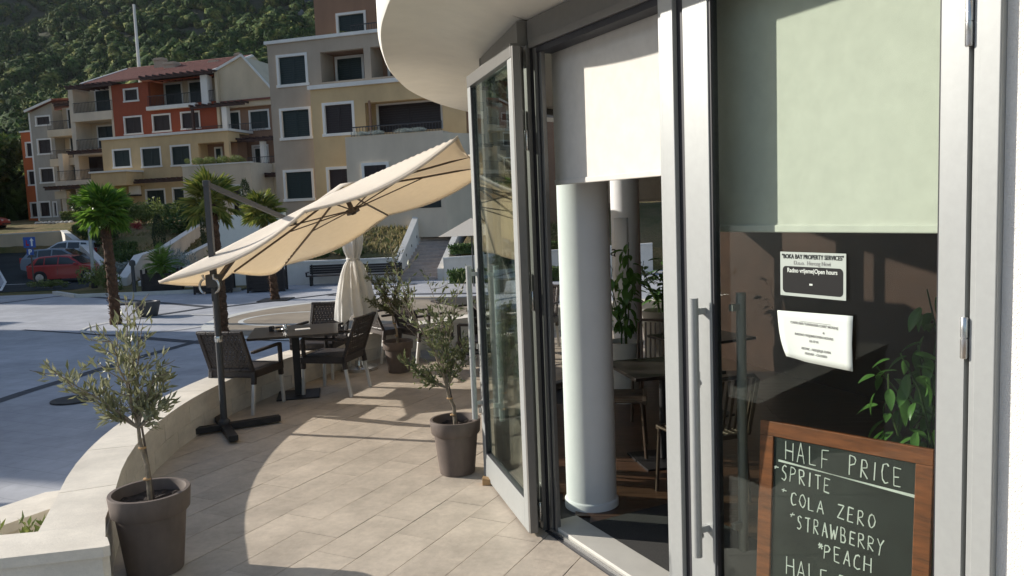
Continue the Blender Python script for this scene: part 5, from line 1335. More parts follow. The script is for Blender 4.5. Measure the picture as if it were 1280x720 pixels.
def stair_wall(par, x0, x1, y0, y1, zt0, zt1, ext, nm='wall_section', th=.28):
    q = MB(); q.add([(x0 - th, y0, -1), (x0, y0, -1), (x1, y1, -1), (x1 - th, y1, -1), (x0 - th, y0, zt0), (x0, y0, zt0), (x1, y1, zt1), (x1 - th, y1, zt1)],
                    [(0, 3, 2, 1), (4, 5, 6, 7), (0, 1, 5, 4), (1, 2, 6, 5), (2, 3, 7, 6), (3, 0, 4, 7)]); q.build(nm, WW, par)
    if ext: q = MB(); q.box(x1 - th, x1, y1 + .002, y1 + ext, -1, zt1 - .003); q.build(nm, WW, par)
stair_wall(sw_, -5.03, -4.2, 35.2, 39.8, -.42, 2.4, 2.4)
for i in range(5):
    f = .12 + i * .19; y = 35.2 + 4.6 * f; x = -5.03 + .83 * f; q = MB(); z = -.95 + 2.0 * f + .35; q.box(x - .02, x + .012, y - .06, y + .06, z, z + .12); q.build('step_light', M['iron'], sw_)
sw2 = thing('stair_wall', 'white sloping stair wall on the right of the steps', 'stair wall')
stair_wall(sw2, -2.98, -2.15, 35.2, 39.5, -.5, 1.62, 0)
wallbar('retaining_wall', 'low white wall and hedge bed right of the steps', [((-2.95, 35.3, -.1), (6, 33.8, .25), -1, -1)], .3, WW, True)
wallbar('retaining_wall', 'upper white wall above the grass bank left of the steps', [((-9.2, 42.6, 2.1), (-4.35, 42.3, 2.55), 1.0, 1.0)], .3, WW, True)

# ---------------------------------------------------------------- shrubs
def leafcloud(n, L, W_, m_, seed, fn=None, nm='foliage'):
    rnd = random.Random(seed); q = MB()
    lobes = [(rnd.gauss(0, .45), rnd.gauss(0, .45), rnd.uniform(-.2, .5), rnd.uniform(.35, .62)) for _ in range(9)]
    for i in range(n):
        if fn: p = fn(rnd)
        else:
            lx, ly, lz, lr = rnd.choice(lobes); d = Vector((rnd.gauss(0, 1), rnd.gauss(0, 1), rnd.gauss(0, 1))).normalized() * lr * rnd.uniform(.75, 1.05); p = Vector((lx, ly, lz)) + d
            if p.z < -.55: p.z = -.55 + rnd.random() * .2
        d = Vector((rnd.gauss(0, 1), rnd.gauss(0, 1), rnd.gauss(0, 1) + .5)).normalized(); s_ = d.cross(Vector((rnd.gauss(0, 1), rnd.gauss(0, 1), rnd.gauss(0, 1)))).normalized() * W_ / 2
        l_ = L * rnd.uniform(.7, 1.3); q.add([tuple(p - s_), tuple(p + d * l_ - s_ * .3), tuple(p + d * l_ + s_ * .3), tuple(p + s_)], [(0, 1, 2, 3)])
    return q.mesh(nm, m_)
SH = {'d': leafcloud(2200, .13, .09, M['shrub'], 1), 'l': leafcloud(1500, .16, .07, M['shruby'], 2), 'g': leafcloud(900, .2, .06, M['agave'], 3), 'r': leafcloud(400, .2, .1, M['redleaf'], 4)}
CYP = leafcloud(1500, .12, .05, M['cypress'], 6, lambda r_: (lambda f, a: Vector((math.cos(a) * .5 * math.sin(math.pi * min(.97, f * .85 + .12)) ** .7, math.sin(a) * .5 * math.sin(math.pi * min(.97, f * .85 + .12)) ** .7, f * 2 - 1)) * 1.0)(r_.random(), r_.uniform(0, 6.28)))
def shrub(kind, x, y, sx, sz, label, name='shrub', z=None, cat='shrub', seed=[0]):
    seed[0] += 1
    if z is None: z = h(x, y)
    t = thing(name, label, cat, (x, y, z), seed[0] * 1.7)
    sx *= .9; sz *= .9
    o = obj_from(SH[kind] if kind != 'c' else CYP, 'foliage', t, (0, 0, sz * (.5 if kind != 'c' else 1.0)), None); o.scale = (sx, sx, sz); o['kind'] = 'stuff'
    q = MB(); q.tube([(0, 0, -.2), (.02, 0, sz * .5)], [.05, .03], 6); q.build('stem', M['bark'], t); return t
shrub('d', -27.9, 57.0, 2.4, 2.0, 'large dark round bush on the slope below the tan facade')
shrub('l', -25.5, 56.5, 1.4, 1.5, 'light green fountain grass right of the large dark bush')
shrub('r', -24.9, 53.8, .45, .5, 'small red leaved plant below the light green grass clump')
shrub('d', -19.9, 51.0, 2.1, 1.7, 'large rounded green bush directly left of the umbrella mast')
shrub('l', -22.6, 52.0, .9, .7, 'low pale bush left of the rounded green bush')
shrub('d', -20.0, 42.3, .95, .9, 'round dark green bush behind the lamp post wall')
shrub('d', -22.0, 45.0, .8, .9, 'dark round bush behind the parked cars')
shrub('d', -25.0, 50.0, 1.0, 1.0, 'dark bush beside the sloping pale wall')
shrub('d', -27.5, 53.5, 1.2, 1.0, 'dark bush high beside the sloping pale wall')
shrub('g', -19.6, 40.6, 1.3, .6, 'grey leaved ground plant next to the pale wall')
shrub('l', -18.3, 36.0, .7, 1.1, 'young palm like plant behind the left palm trunk')
shrub('g', -15.5, 36.9, .85, 1.35, 'silvery grey pointed shrub behind the cycad planter')
shrub('c', -20.1, 46.0, .75, 1.25, 'thin dark cypress standing left on the planted slope', 'cypress', cat='cypress')
shrub('c', -17.0, 45.2, .8, 1.7, 'dark cypress close to the left of the umbrella mast', 'cypress', cat='cypress')
shrub('c', -13.7, 42.0, .75, 1.35, 'upright dark cypress rising above the white block', 'cypress', z=1.6, cat='cypress')
shrub('l', -15.2, 43.0, 1.2, .9, 'yellowish shrub behind the umbrella mast crown')
shrub('l', -11.5, 40.5, 1.1, .8, 'yellow green shrub right of the white block')
shrub('g', -14.9, 38.0, .8, .55, 'spiky grey agave on the slope beside the mast')
shrub('l', -22.5, 39.0, .6, .35, 'low weed tuft at the foot of the lamp post', z=-.95)
for i, (x, y, s_) in enumerate(((-8.6, 36.4, .55), (-7.7, 36.5, .6), (-10.2, 36.4, .4), (-6.8, 36.3, .3))): shrub('d', x, y, s_, .5, ['leftmost', 'second', 'smaller', 'smallest'][i] + ' low green bush along the top of the white retaining wall', z=.05)
def hedge(a, b, w, hh, label, m_='shrub'):
    A_ = Vector(a); B_ = Vector(b); L = (B_ - A_).length; t = thing('hedge', label, 'hedge', tuple(A_), math.atan2(B_.y - A_.y, B_.x - A_.x))
    me = leafcloud(int(L * 500), .12, .08, M[m_], 9, lambda r_: Vector((r_.uniform(0, L), r_.choice((-1, 1)) * w / 2 * r_.uniform(.8, 1) if r_.random() < .6 else r_.uniform(-w / 2, w / 2), hh * (r_.random() if r_.random() < .6 else r_.uniform(.92, 1.05)))))
    o = obj_from(me, 'foliage', t); o['kind'] = 'stuff'
    q = MB(); q.box(.05, L - .05, -w * .38, w * .38, 0, hh * .86); q.build('inner_branches', M['shrub'], t); return t
hedge((-29.6, 62.4, 2.3), (-22.5, 60.2, 2.35), 1.2, 1.0, 'clipped green hedge in front of the tan ground floor')
hedge((-2.7, 35.8, .1), (3.0, 35.0, .2), .8, .35, 'clipped low hedge behind the white wall right of the steps')
hedge((-2.6, 33.4, -1), (2.5, 32.6, -1), .7, .5, 'lower hedge at the foot of the right hand white wall')
hedge((-41.5, 75.0, 2.5), (-36.5, 73.4, 2.5), .9, .8, 'pale flowering hedge at the base of the grey facade', 'shruby')
# pale stones
rk2 = random.Random(8)
for i in range(14):
    x, y = [(-42.5 + i * .45, 72.4 - i * .12), (-21.5 + (i - 8) * .8, 40 + (i - 8) * .7)][i > 8]
    q = MB(); blob(q, 0, 0, 0, .22, .2, .16, .2, rk2); o = q.build('garden_stone', M['kerb'], loc=(x, y, h(x, y) + .08)); tag(o, ('pale stone in the row at the foot of the far grey facade' if i <= 8 else 'pale stone beside the sloping wall near the left palm'), 'stone', 'pale stones edging the planted slope' if i <= 8 else 'pale stones by the sloping wall')
# ================================================================ APARTMENT BUILDINGS
class Fr:     # facade frame: s along, k towards the viewer, z up
    def __init__(s, P0, ang=107):
        a = R(ang); s.P = Vector(P0); s.d = Vector((math.sin(a), math.cos(a))); s.n = Vector((s.d.y, -s.d.x))
        if s.n.y > 0: s.n = -s.n
        s.X = Matrix(((s.d.x, s.n.x, 0, s.P.x), (s.d.y, s.n.y, 0, s.P.y), (0, 0, 1, 0), (0, 0, 0, 1)))
FL = Fr((-46.5, 80)); FG = Fr((-12.9, 45))
def wallpanel(F, par, m_, s0, s1, z0, z1, k, holes=(), th=.3, nm='wall'):
    q = MB(); ss = sorted({s0, s1, *[min(max(v, s0), s1) for h_ in holes for v in h_[:2]]}); zz = sorted({z0, z1, *[min(max(v, z0), z1) for h_ in holes for v in h_[2:4]]})
    for a, b in zip(ss, ss[1:]):
        run = None
        for c, d in zip(zz, zz[1:]):
            sm_, zm = (a + b) / 2, (c + d) / 2
            solid = not any(h_[0] < sm_ < h_[1] and h_[2] < zm < h_[3] for h_ in holes)
            if solid: run = (run[0], d) if run else (c, d)
            if (not solid or d == zz[-1]) and run: q.box(a, b, k - th, k, run[0], run[1], F.X); run = None
    return q.build(nm, m_, par)
def bx(F, par, nm, m_, s0, s1, k0, k1, z0, z1): q = MB(); q.box(s0, s1, k0, k1, z0, z1, F.X); return q.build(nm, m_, par)
def window(F, par, s0, s1, z0, z1, k, m_=None, door=False, shut=True, tw=.14, ow=False):
    m_ = m_ or M['shutg']; q = MB(); p = .09 if ow else .04; t = tw
    q.box(s0, s0 + t, k - .22, k + p, z0, z1, F.X); q.box(s1 - t, s1, k - .22, k + p, z0, z1, F.X); q.box(s0 + t, s1 - t, k - .22, k + p - .002, z1 - t, z1, F.X)
    if not door: q.box(s0 - .05, s1 + .05, k - .22, k + p + .03, z0 - .02, z0 + t * .9, F.X)
    w = q.build('door' if door else 'window', M['trim'], par)
    a, b, c, d = s0 + t + .01, s1 - t - .01, z0 + (0 if door else t), z1 - t - .01; mid = (a + b) / 2
    if ow: k = k + .145
    q = MB()
    for u0, u1 in ((a, mid - .012), (mid + .012, b)):
        q.box(u0, u0 + .06, k - .13, k - .08, c, d, F.X); q.box(u1 - .06, u1, k - .13, k - .08, c, d, F.X); q.box(u0 + .06, u1 - .06, k - .13, k - .08, d - .07, d, F.X); q.box(u0 + .06, u1 - .06, k - .13, k - .08, c, c + .07, F.X)
        n = max(3, int((d - c - .14) / .115)) if shut else 0
        for i in range(n):
            z = c + .07 + (d - c - .14) * (i + .5) / n; q.box(u0 + .06, u1 - .06, k - .125, k - .095, z - .04, z + .036, F.X)
    q.box(a, b, k - .2, k - .14, c, d, F.X)
    q.build('shutter' if shut else 'pane', m_ if shut else M['carglass'], w); return w
def recess(F, par, m_, s0, s1, z0, z1, k0, k1, mback=None):   # loggia walls behind an opening
    q = MB(); q.box(s0 - .2, s0, k1, k0 - .301, z0, z1, F.X); q.box(s1, s1 + .2, k1, k0 - .301, z0, z1, F.X)
    q.box(s0 - .2, s1 + .2, k1, k0 - .301, z1 + .001, z1 + .15, F.X); q.box(s0 - .2, s1 + .2, k1, k0 - .301, z0 - .15, z0 - .001, F.X); q.build('loggia', m_, par)
    return bx(F, par, 'loggia_back', mback or m_, s0 - .2, s1 + .2, k1 - .2, k1 - .002, z0 - .15, z1 + .15)
def railing(F, par, s0, s1, z0, z1, k, ends=True, kb=None):
    q = MB(); q.box(s0, s1, k - .03, k + .03, z1 - .05, z1, F.X); q.box(s0, s1, k - .015, k + .015, z0 + .06, z0 + .09, F.X)
    n = int((s1 - s0) / .16)
    for i in range(n + 1): s_ = s0 + (s1 - s0) * i / n; q.box(s_ - .011, s_ + .011, k - .011, k + .011, z0, z1 - .04, F.X)
    q.build('railing', M['rail'], par)
def pergola(F, par, s0, s1, k0, k1, z, slats=9):
    q = MB(); q.box(s0, s1, k1 - .12, k1, z, z + .2, F.X)
    for i in range(slats): s_ = s0 + .15 + (s1 - s0 - .3) * i / (slats - 1); q.box(s_ - .06, s_ + .06, k0, k1 + .25, z + .201, z + .36, F.X)
    q.build('pergola', M['perg'], par)
def gable_roof(F, par, s0, s1, kf, kr, kb, ze, zr, m_=None, th=.12):   # eave at front kf, ridge at kr
    q = MB()
    P = lambda s_, k, z: tuple(F.X @ Vector((s_, k, z)))
    q.add([P(s0, kf, ze), P(s1, kf, ze), P(s1, kr, zr), P(s0, kr, zr), P(s0, kf, ze + th), P(s1, kf, ze + th), P(s1, kr, zr + th), P(s0, kr, zr + th)], [(0, 3, 2, 1), (4, 5, 6, 7), (0, 1, 5, 4), (1, 2, 6, 5), (2, 3, 7, 6), (3, 0, 4, 7)])
    q.add([P(s0, kb, ze), P(s1, kb, ze), P(s1, kr, zr), P(s0, kr, zr), P(s0, kb, ze + th), P(s1, kb, ze + th), P(s1, kr, zr + th), P(s0, kr, zr + th)], [(0, 1, 2, 3), (4, 7, 6, 5), (0, 4, 5, 1), (1, 5, 6, 2), (2, 6, 7, 3), (3, 7, 4, 0)])
    q.build('roof', m_ or M['roof'], par)
    q = MB()
    for s_ in (s0, s1):
        for k in (kf, kb): q.bar(P(s_, k, ze + th / 2 + .03), P(s_, kr, zr + th / 2 + .03), .16, .26)
    q.build('verge', M['trim'], par)
    q = MB(); q.tube([P(s0, kr, zr + th + .02), P(s1, kr, zr + th + .02)], .1, 6); q.build('ridge', m_ or M['roof'], par)
    # pantile rolls
    q = MB(); n = int((s1 - s0) / .26)
    for i in range(n): s_ = s0 + .2 + (s1 - s0 - .4) * i / max(1, n - 1); q.bar(P(s_, kf - .02, ze + th + .02), P(s_, kr, zr + th + .02), .13, .045)
    o = q.build('roof_tiles', m_ or M['roof'], par); o['kind'] = 'stuff'
def gable_end(F, par, m_, s, k0, k1, kr, z0, ze, zr, th=.25, nm='gable_wall'):
    q = MB(); P = lambda s_, k, z: tuple(F.X @ Vector((s_, k, z))); v = [(k0, z0), (k1, z0), (k1, ze), (kr, zr), (k0, ze)]
    q.add([P(s, k, z) for k, z in v] + [P(s + th, k, z) for k, z in v], [(0, 1, 2, 3, 4), (9, 8, 7, 6, 5)] + [(i, 5 + i, 5 + (i + 1) % 5, (i + 1) % 5) for i in range(5)]); q.build(nm, m_, par)
def chimney(F, par, s0, s1, k0, k1, z0, z1, m_=None):
    q = MB(); q.box(s0, s1, k0, k1, z0, z1 - .25, F.X); q.box(s0 - .07, s1 + .07, k0 - .07, k1 + .07, z1 - .249, z1 - .12, F.X); q.box(s0, s1, k0, k1, z1 - .119, z1, F.X); q.build('chimney', m_ or M['g_grey'], par)

# ---- left block: grey facade with orange wing and cream balconies
b1 = thing('apartment_building', 'four storey grey apartment block with cream balconies and a narrow orange wing at far left', 'building')
F = FL
wg_ = [(.47, 2.36, 11.85, 12.86), (.40, 2.22, 9.08, 10.65), (.35, 2.21, 6.29, 7.84), (-.1, 1.35, 2.95, 4.57), (1.62, 2.2, 2.95, 4.51)]
wallpanel(F, b1, M['g_lgrey'], -.15, 2.62, 2.0, 13.3, 0, wg_)
bx(F, b1, 'corner_strip', M['trim'], -.30, -.151, -.3, .05, 2.0, 13.2)
for w in wg_: window(F, b1, *w, 0, M['shutb'])
bx(F, b1, 'wall', M['g_lgrey'], -.15, 2.62, -9, -.301, 2.0, 13.3)
bx(F, b1, 'wall', M['g_cream'], 2.621, 4.5, -9, -1.2, 2.0, 13.6)
bx(F, b1, 'wall', M['g_pale'], 2.8, 5.2, -8, -1.9, 13.6, 15.0)
for z in (11.5, 8.75, 5.95): window(F, b1, 3.25, 3.95, z, z + 2.0, -1.2, door=True, ow=True)
for zb, zt in ((10.62, 11.27), (7.83, 8.51)): bx(F, b1, 'balcony_slab', M['g_cream'], 2.63, 6.2, -1.19, .8, zb, zt); railing(F, b1, 2.68, 6.2, zt, zt + .82, .72)
# orange wing
wo_ = [(-2.75, -1.75, 9.07, 10.64), (-2.8, -1.8, 6.25, 7.82), (-2.86, -1.86, 2.97, 4.59)]
wallpanel(F, b1, M['g_orange'], -3.2, -.31, 2.0, 11.6, -1.5, wo_); bx(F, b1, 'wall', M['g_orange'], -3.2, -.31, -8, -1.801, 2.0, 11.6); bx(F, b1, 'coping', M['trim'], -3.3, -.305, -8, -1.4, 11.6, 11.75)
for w in wo_: window(F, b1, *w, -1.5, M['shutb'])
# grey roof: mono slope rising to the right
q = MB(); P = lambda s_, k, z: tuple(F.X @ Vector((s_, k, z)))
q.add([P(-.35, .35, 13.25), P(3.2, .35, 14.15), P(3.2, -6, 15.1), P(-.35, -6, 14.2), P(-.35, .35, 13.4), P(3.2, .35, 14.3), P(3.2, -6, 15.25), P(-.35, -6, 14.35)], [(0, 3, 2, 1), (4, 5, 6, 7), (0, 1, 5, 4), (1, 2, 6, 5), (2, 3, 7, 6), (3, 0, 4, 7)]); q.build('roof', M['roof'], b1)
q = MB(); q.bar(P(-.4, .38, 13.33), P(3.0, .38, 14.22), .12, .2); q.build('verge', M['trim'], b1)
q = MB(); q.add([P(-.15, -.01, 13.25), P(2.62, -.01, 13.25), P(2.62, -.01, 14.0), P(-.15, -.29, 13.3), P(2.62, -.29, 13.3), P(2.62, -.29, 14.0)], [(0, 1, 2), (5, 4, 3), (0, 2, 5, 3), (1, 4, 5, 2), (0, 3, 4, 1)]); q.build('wall', M['g_lgrey'], b1)
# cream bay with deep balconies
for s0, s1, z0, z1 in ((6.27, 6.8, 2.0, 14.95), (4.37, 4.92, 2.0, 8.9), (11.0, 11.25, 7, 14.7)): bx(F, b1, 'pillar', M['g_pale'], s0, s1, .3, 1.5, z0, z1)
bx(F, b1, 'wall', M['g_cream'], 4.51, 11.25, -8, -.35, 2.0, 15.1)
bx(F, b1, 'wall', M['g_pale'], 6.27, 6.8, -.349, .299, 8.9, 14.95)
for zb, zt, s0, s1, k in ((11.7, 12.49, 6.5, 11.2, 1.6), (8.55, 9.1, 6.5, 11.5, 1.6), (5.75, 6.26, 4.5, 12.6, 2.2)):
    bx(F, b1, 'balcony_slab', M['g_pale'], s0, s1, -.34, k, zb, zt); railing(F, b1, s0 + .25, s1, zt, zt + .95, k - .08)
window(F, b1, 7.6, 9.75, 12.5, 14.85, -.35, door=True, ow=True); window(F, b1, 7.5, 9.7, 9.12, 11.5, -.35, shut=False, door=True, ow=True); window(F, b1, 5.9, 8.3, 6.28, 8.8, -.35, M['shutb'], door=True, ow=True); window(F, b1, 7.1, 8.7, 2.6, 5.0, .3, M['shutb'], door=True, ow=True)
bx(F, b1, 'wall', M['g_cream'], 6.0, 12.8, -.34, .3, 2.0, 5.74)
pergola(F, b1, 6.9, 12.2, -.3, 2.4, 14.55); pergola(F, b1, 4.3, 6.4, -.3, 1.4, 13.35, 5); pergola(F, b1, 6.6, 11.0, 1.6, 2.5, 8.62, 8); pergola(F, b1, 4.1, 10.6, 1.6, 3.1, 5.42, 12)
bx(F, b1, 'planter_box', M['g_cream'], 4.6, 6.0, 2.0, 2.5, 4.6, 5.3)

# ---- red and tan building
b2 = thing('apartment_building', 'red and tan apartment building with terracotta roof, pergolas and a cream gable in the middle', 'building')
wr = [(12.58, 14.27, 13.10, 14.32), (12.35, 14.44, 10.13, 11.83), (15.5, 17.57, 10.16, 11.79), (18.6, 20.69, 10.2, 11.8)]
lg_ = (15.35, 22.5, 12.5, 14.7)
wallpanel(F, b2, M['g_red'], 11.26, 22.6, 8.5, 14.75, 1.5, wr + [lg_])
bx(F, b2, 'wall', M['g_red'], 11.26, 15.1, -8, 1.199, 2, 14.75); bx(F, b2, 'wall', M['g_red'], 15.1, 22.6, -8, 1.199, 2, 12.3)
bx(F, b2, 'loggia_back', M['g_cream'], 15.36, 22.5, -8, -.5, 12.31, 14.9); bx(F, b2, 'loggia_side', M['g_orange'], 15.101, 15.34, -.5, 1.198, 12.3, 14.8)
for w in wr: window(F, b2, *w, 1.5, M['shutb'])
window(F, b2, 15.5, 17.5, 12.35, 14.8, -.5, M['shutg'], door=True, ow=True); window(F, b2, 18.15, 19.7, 12.35, 14.8, -.5, M['shutg'], door=True, ow=True)
bx(F, b2, 'balcony_slab', M['trim'], 15.3, 20.6, 1.51, 1.9, 12.12, 12.45); railing(F, b2, 15.4, 22.5, 12.46, 13.4, 1.75)
bx(F, b2, 'pillar', M['trim'], 21.28, 21.97, 1.2, 1.9, 12.2, 14.75)
pergola(F, b2, 15.3, 22.9, -.4, 2.4, 14.72, 11)
# roof: rear ridge
gable_roof(F, b2, 8.2, 22.6, 1.9, -4.2, -9, 14.9, 17.2)
gable_end(F, b2, M['g_cream'], 22.62, -8.6, 1.7, -4.2, 2, 14.95, 17.25)
q = MB(); v = [(22.65, 11.8), (28.0, 11.8), (28.0, 13.1), (25.3, 16.1), (22.65, 15.1)]
q.add([P(s_, 1.35, z) for s_, z in v] + [P(s_, -4, z) for s_, z in v], [(0, 1, 2, 3, 4), (9, 8, 7, 6, 5)] + [(i, 5 + i, 5 + (i + 1) % 5, (i + 1) % 5) for i in range(5)]); q.build('gable_wall', M['g_cream'], b2)
q = MB(); q.bar(P(22.6, 1.42, 15.14), P(25.32, 1.42, 16.18), .18, .2); q.bar(P(25.32, 1.42, 16.18), P(28.05, 1.42, 13.15), .18, .14); q.build('verge', M['trim'], b2)
for c in ((12.51, 13.49, -3.6, -2.9, 16.0, 17.8), (14.33, 15.56, -2.8, -2.0, 15.5, 17.1), (18.66, 19.69, -3.6, -2.9, 15.9, 17.0), (20.55, 21.1, -4.8, -4.4, 16.5, 17.8)): chimney(F, b2, *c)
# right wing with small roof
wr2 = [(25.36, 27.43, 9.74, 11.50)]
wallpanel(F, b2, M['g_brown'], 22.7, 30.5, 6.0, 12.25, 1.0, wr2 + [(22.79, 24.49, 9.6, 11.58), (25.44, 27.13, 6.9, 8.47)]); bx(F, b2, 'wall', M['g_brown'], 22.7, 30.5, -6, .699, 2.0, 12.25)
window(F, b2, *wr2[0], 1.0); window(F, b2, 22.79, 24.49, 9.6, 11.58, 1.0, door=True); window(F, b2, 25.44, 27.13, 6.9, 8.47, 1.0, M['shutb'], door=True)
q = MB(); q.add([P(22.2, 1.5, 12.25), P(30.6, 1.5, 12.25), P(30.6, -1.5, 13.5), P(24.0, -1.5, 13.5), P(22.2, 1.5, 12.38), P(30.6, 1.5, 12.38), P(30.6, -1.5, 13.63), P(24.0, -1.5, 13.63)], [(0, 3, 2, 1), (4, 5, 6, 7), (0, 1, 5, 4), (1, 2, 6, 5), (2, 3, 7, 6), (3, 0, 4, 7)]); q.build('roof', M['roof'], b2)
bx(F, b2, 'pillar', M['trim'], 23.39, 23.9, 1.6, 2.1, 9.5, 11.95); pergola(F, b2, 20.2, 25.8, .9, 2.2, 11.85, 9); bx(F, b2, 'post', M['perg'], 20.3, 20.5, 2.0, 2.2, 9.5, 11.84)
pergola(F, b2, 24.9, 30.4, .9, 3.3, 8.55, 9); bx(F, b2, 'pillar', M['trim'], 27.6, 28.0, 2.6, 3.0, 6.6, 8.54)
# tan volume in front
wt = [(13.54, 15.55, 6.93, 8.60), (16.59, 18.74, 6.81, 8.58), (19.69, 21.79, 6.77, 8.58)]
lgt = (22.55, 25.15, 6.7, 8.57)
wallpanel(F, b2, M['g_tan'], 12.45, 25.6, 2.0, 9.45, 4.5, wt + [lgt, (11.9, 14.1, 2.5, 5.18), (16.71, 18.84, 2.3, 4.96), (19.55, 20.9, 2.3, 4.98)])
bx(F, b2, 'wall', M['g_tan'], 12.45, 22.3, 1.51, 4.199, 2.0, 9.3); bx(F, b2, 'wall', M['g_tan'], 22.3, 25.6, 1.51, 4.199, 2.0, 6.5); bx(F, b2, 'wall', M['g_brown'], 22.301, 25.3, 1.51, 2.9, 6.5, 9.2)
bx(F, b2, 'ceiling', M['g_tan'], 22.3, 25.599, 2.9, 4.199, 8.6, 9.3); bx(F, b2, 'coping', M['trim'], 12.35, 25.75, 4.2, 4.65, 9.452, 9.66); bx(F, b2, 'coping', M['trim'], 25.4, 25.75, 1.1, 4.19, 9.45, 9.655)
bx(F, b2, 'terrace', M['g_tan'], 12.45, 25.6, 1.51, 4.2, 9.301, 9.44)
railing(F, b2, 19.5, 27.5, 9.6, 10.3, 1.9)
for w in wt: window(F, b2, *w, 4.5)
window(F, b2, 23.01, 23.8, 6.52, 8.33, 2.9, door=True, ow=True); window(F, b2, 11.95, 14.1, 2.5, 5.18, 4.5, M['shutg']); window(F, b2, 16.71, 18.84, 2.3, 4.96, 4.5, door=True); window(F, b2, 19.55, 20.9, 2.3, 4.98, 4.5, door=True)
window(F, b2, 25.65, 26.6, 6.6, 8.27, 1.0, door=True, ow=True)
# lower tan terrace wall, pergolas, air conditioner
q = MB(); q.box(12.9, 16.62, 4.51, 6.5, 5.3, 6.45, F.X); q.box(12.9, 14.5, 4.51, 6.5, 2, 5.3, F.X); q.build('balcony_wall', M['g_tan'], b2); bx(F, b2, 'coping', M['trim'], 12.8, 16.75, 4.51, 6.62, 6.451, 6.6)
pergola(F, b2, 14.7, 22.0, 4.55, 5.7, 5.42, 14)
q = MB(); q.box(15.33, 16.33, 4.52, 4.9, 4.53, 5.28, F.X); o = q.build('air_conditioner', M['white'], b2, bevel=.03)
q = MB(); q.box(15.3, 16.36, 4.52, 5.0, 4.40, 4.52, F.X); q.build('bracket', M['iron'], b2)
# white volume
wallpanel(F, b2, M['g_pale'], 23.6, 30.0, 1.5, 6.4, 8.0, [(28.06, 29.06, 2.4, 4.77)]); bx(F, b2, 'wall', M['g_pale'], 23.6, 30.0, 4.51, 7.699, 1.5, 5.9); bx(F, b2, 'terrace_parapet', M['g_pale'], 29.7, 30.0, 4.2, 7.69, 5.9, 6.45)
bx(F, b2, 'coping', M['trim'], 23.55, 30.05, 7.65, 8.05, 6.401, 6.5); window(F, b2, 28.06, 29.06, 2.4, 4.77, 8.0, M['shutb'], door=True)
wallpanel(F, b2, M['g_cream'], 30.01, 34.5, 1.5, 6.5, 5.0, [(30.6, 32.0, 2.8, 4.95)]); bx(F, b2, 'wall', M['g_cream'], 30.01, 34.5, -4, 4.699, 1.5, 6.0); window(F, b2, 30.6, 32.0, 2.8, 4.95, 5.0, M['shutb']); pergola(F, b2, 28.2, 33.5, 4.9, 6.2, 5.3, 9)
railing(F, b2, 27.5, 34, 6.5, 7.1, 4.7)
# plants in the terrace planter
rnp = random.Random(4)
for i, s_ in enumerate((24.6, 25.7, 27.0, 28.2)):
    p = F.X @ Vector((s_, 7.2, 6.5)); t = thing('terrace_shrub', ['leftmost', 'second', 'third', 'rightmost'][i] + ' small bright green shrub on the white terrace parapet', 'shrub', tuple(p))
    o = obj_from(SH['l'], 'foliage', t, (0, 0, .25)); o.scale = (.55, .4, .5); o['kind'] = 'stuff'

# ---- near grey and tan building at the right
b3 = thing('apartment_building', 'tall grey and tan apartment building directly behind the umbrella', 'building')
F = FG; P = lambda s_, k, z: tuple(F.X @ Vector((s_, k, z)))
w3 = [(.52, 2.44, 9.11, 10.84), (.50, 2.47, 6.25, 7.97), (.48, 2.39, 2.90, 4.62)]
l1 = (3.23, 5.81, 9.17, 10.75); l2 = (6.2, 9.0, 9.17, 10.75)
wallpanel(F, b3, M['g_grey'], .0, 14.0, 9.0, 11.45, 0, [w3[0], l1, l2]); wallpanel(F, b3, M['g_grey'], .0, 2.84, 1.0, 9.0, 0, w3[1:])
bx(F, b3, 'wall', M['g_grey'], 0, 14.0, -9, -1.5, 1, 11.4); bx(F, b3, 'wall', M['g_grey'], 0, .3, -1.49, -.301, 1, 11.4); bx(F, b3, 'wall', M['g_grey'], 2.9, 3.2, -1.49, -.301, 9, 11.4); bx(F, b3, 'wall', M['g_grey'], 5.83, 6.18, -1.49, -.301, 9, 11.4)
bx(F, b3, 'ceiling', M['g_brown'], 3.2, 14, -1.49, -.301, 10.8, 11.3); bx(F, b3, 'floor', M['g_tan'], .3, 14, -1.49, -.301, 8.8, 9.1)
bx(F, b3, 'loggia_back', M['g_brown'], 3.2, 14, -1.499, -1.46, 9.1, 10.8)
bx(F, b3, 'coping', M['trim'], -.12, 14.1, -.5, .12, 11.452, 11.62)
for w in w3: window(F, b3, *w, 0)
window(F, b3, 3.33, 5.1, 9.15, 10.73, -1.455, door=True, ow=True); window(F, b3, 6.5, 8.6, 9.15, 10.73, -1.455, M['shutb'], door=True, ow=True)
w4 = [(3.5, 5.39, 6.23, 7.98), (3.51, 5.3, 2.9, 4.60)]; l3 = (6.02, 10.35, 6.2, 7.80)
wallpanel(F, b3, M['g_tan'], 2.85, 11.6, 1.0, 8.72, .6, w4 + [l3]); bx(F, b3, 'wall', M['g_tan'], 2.85, 5.8, -1.49, .299, 1, 8.7); bx(F, b3, 'wall', M['g_tan'], 5.8, 11.6, -1.49, .299, 1, 6.1); bx(F, b3, 'ceiling', M['g_tan'], 5.8, 11.6, -.6, .299, 7.85, 8.7)
bx(F, b3, 'loggia_back', M['g_tan'], 5.81, 11.6, -1.49, -.6, 6.11, 8.7); bx(F, b3, 'coping', M['trim'], 2.75, 14, .121, .74, 8.722, 8.93)
for w in w4: window(F, b3, *w, .6, M['shutb'])
window(F, b3, 6.1, 9.95, 6.12, 7.9, -.6, M['shutb'], door=True, ow=True)
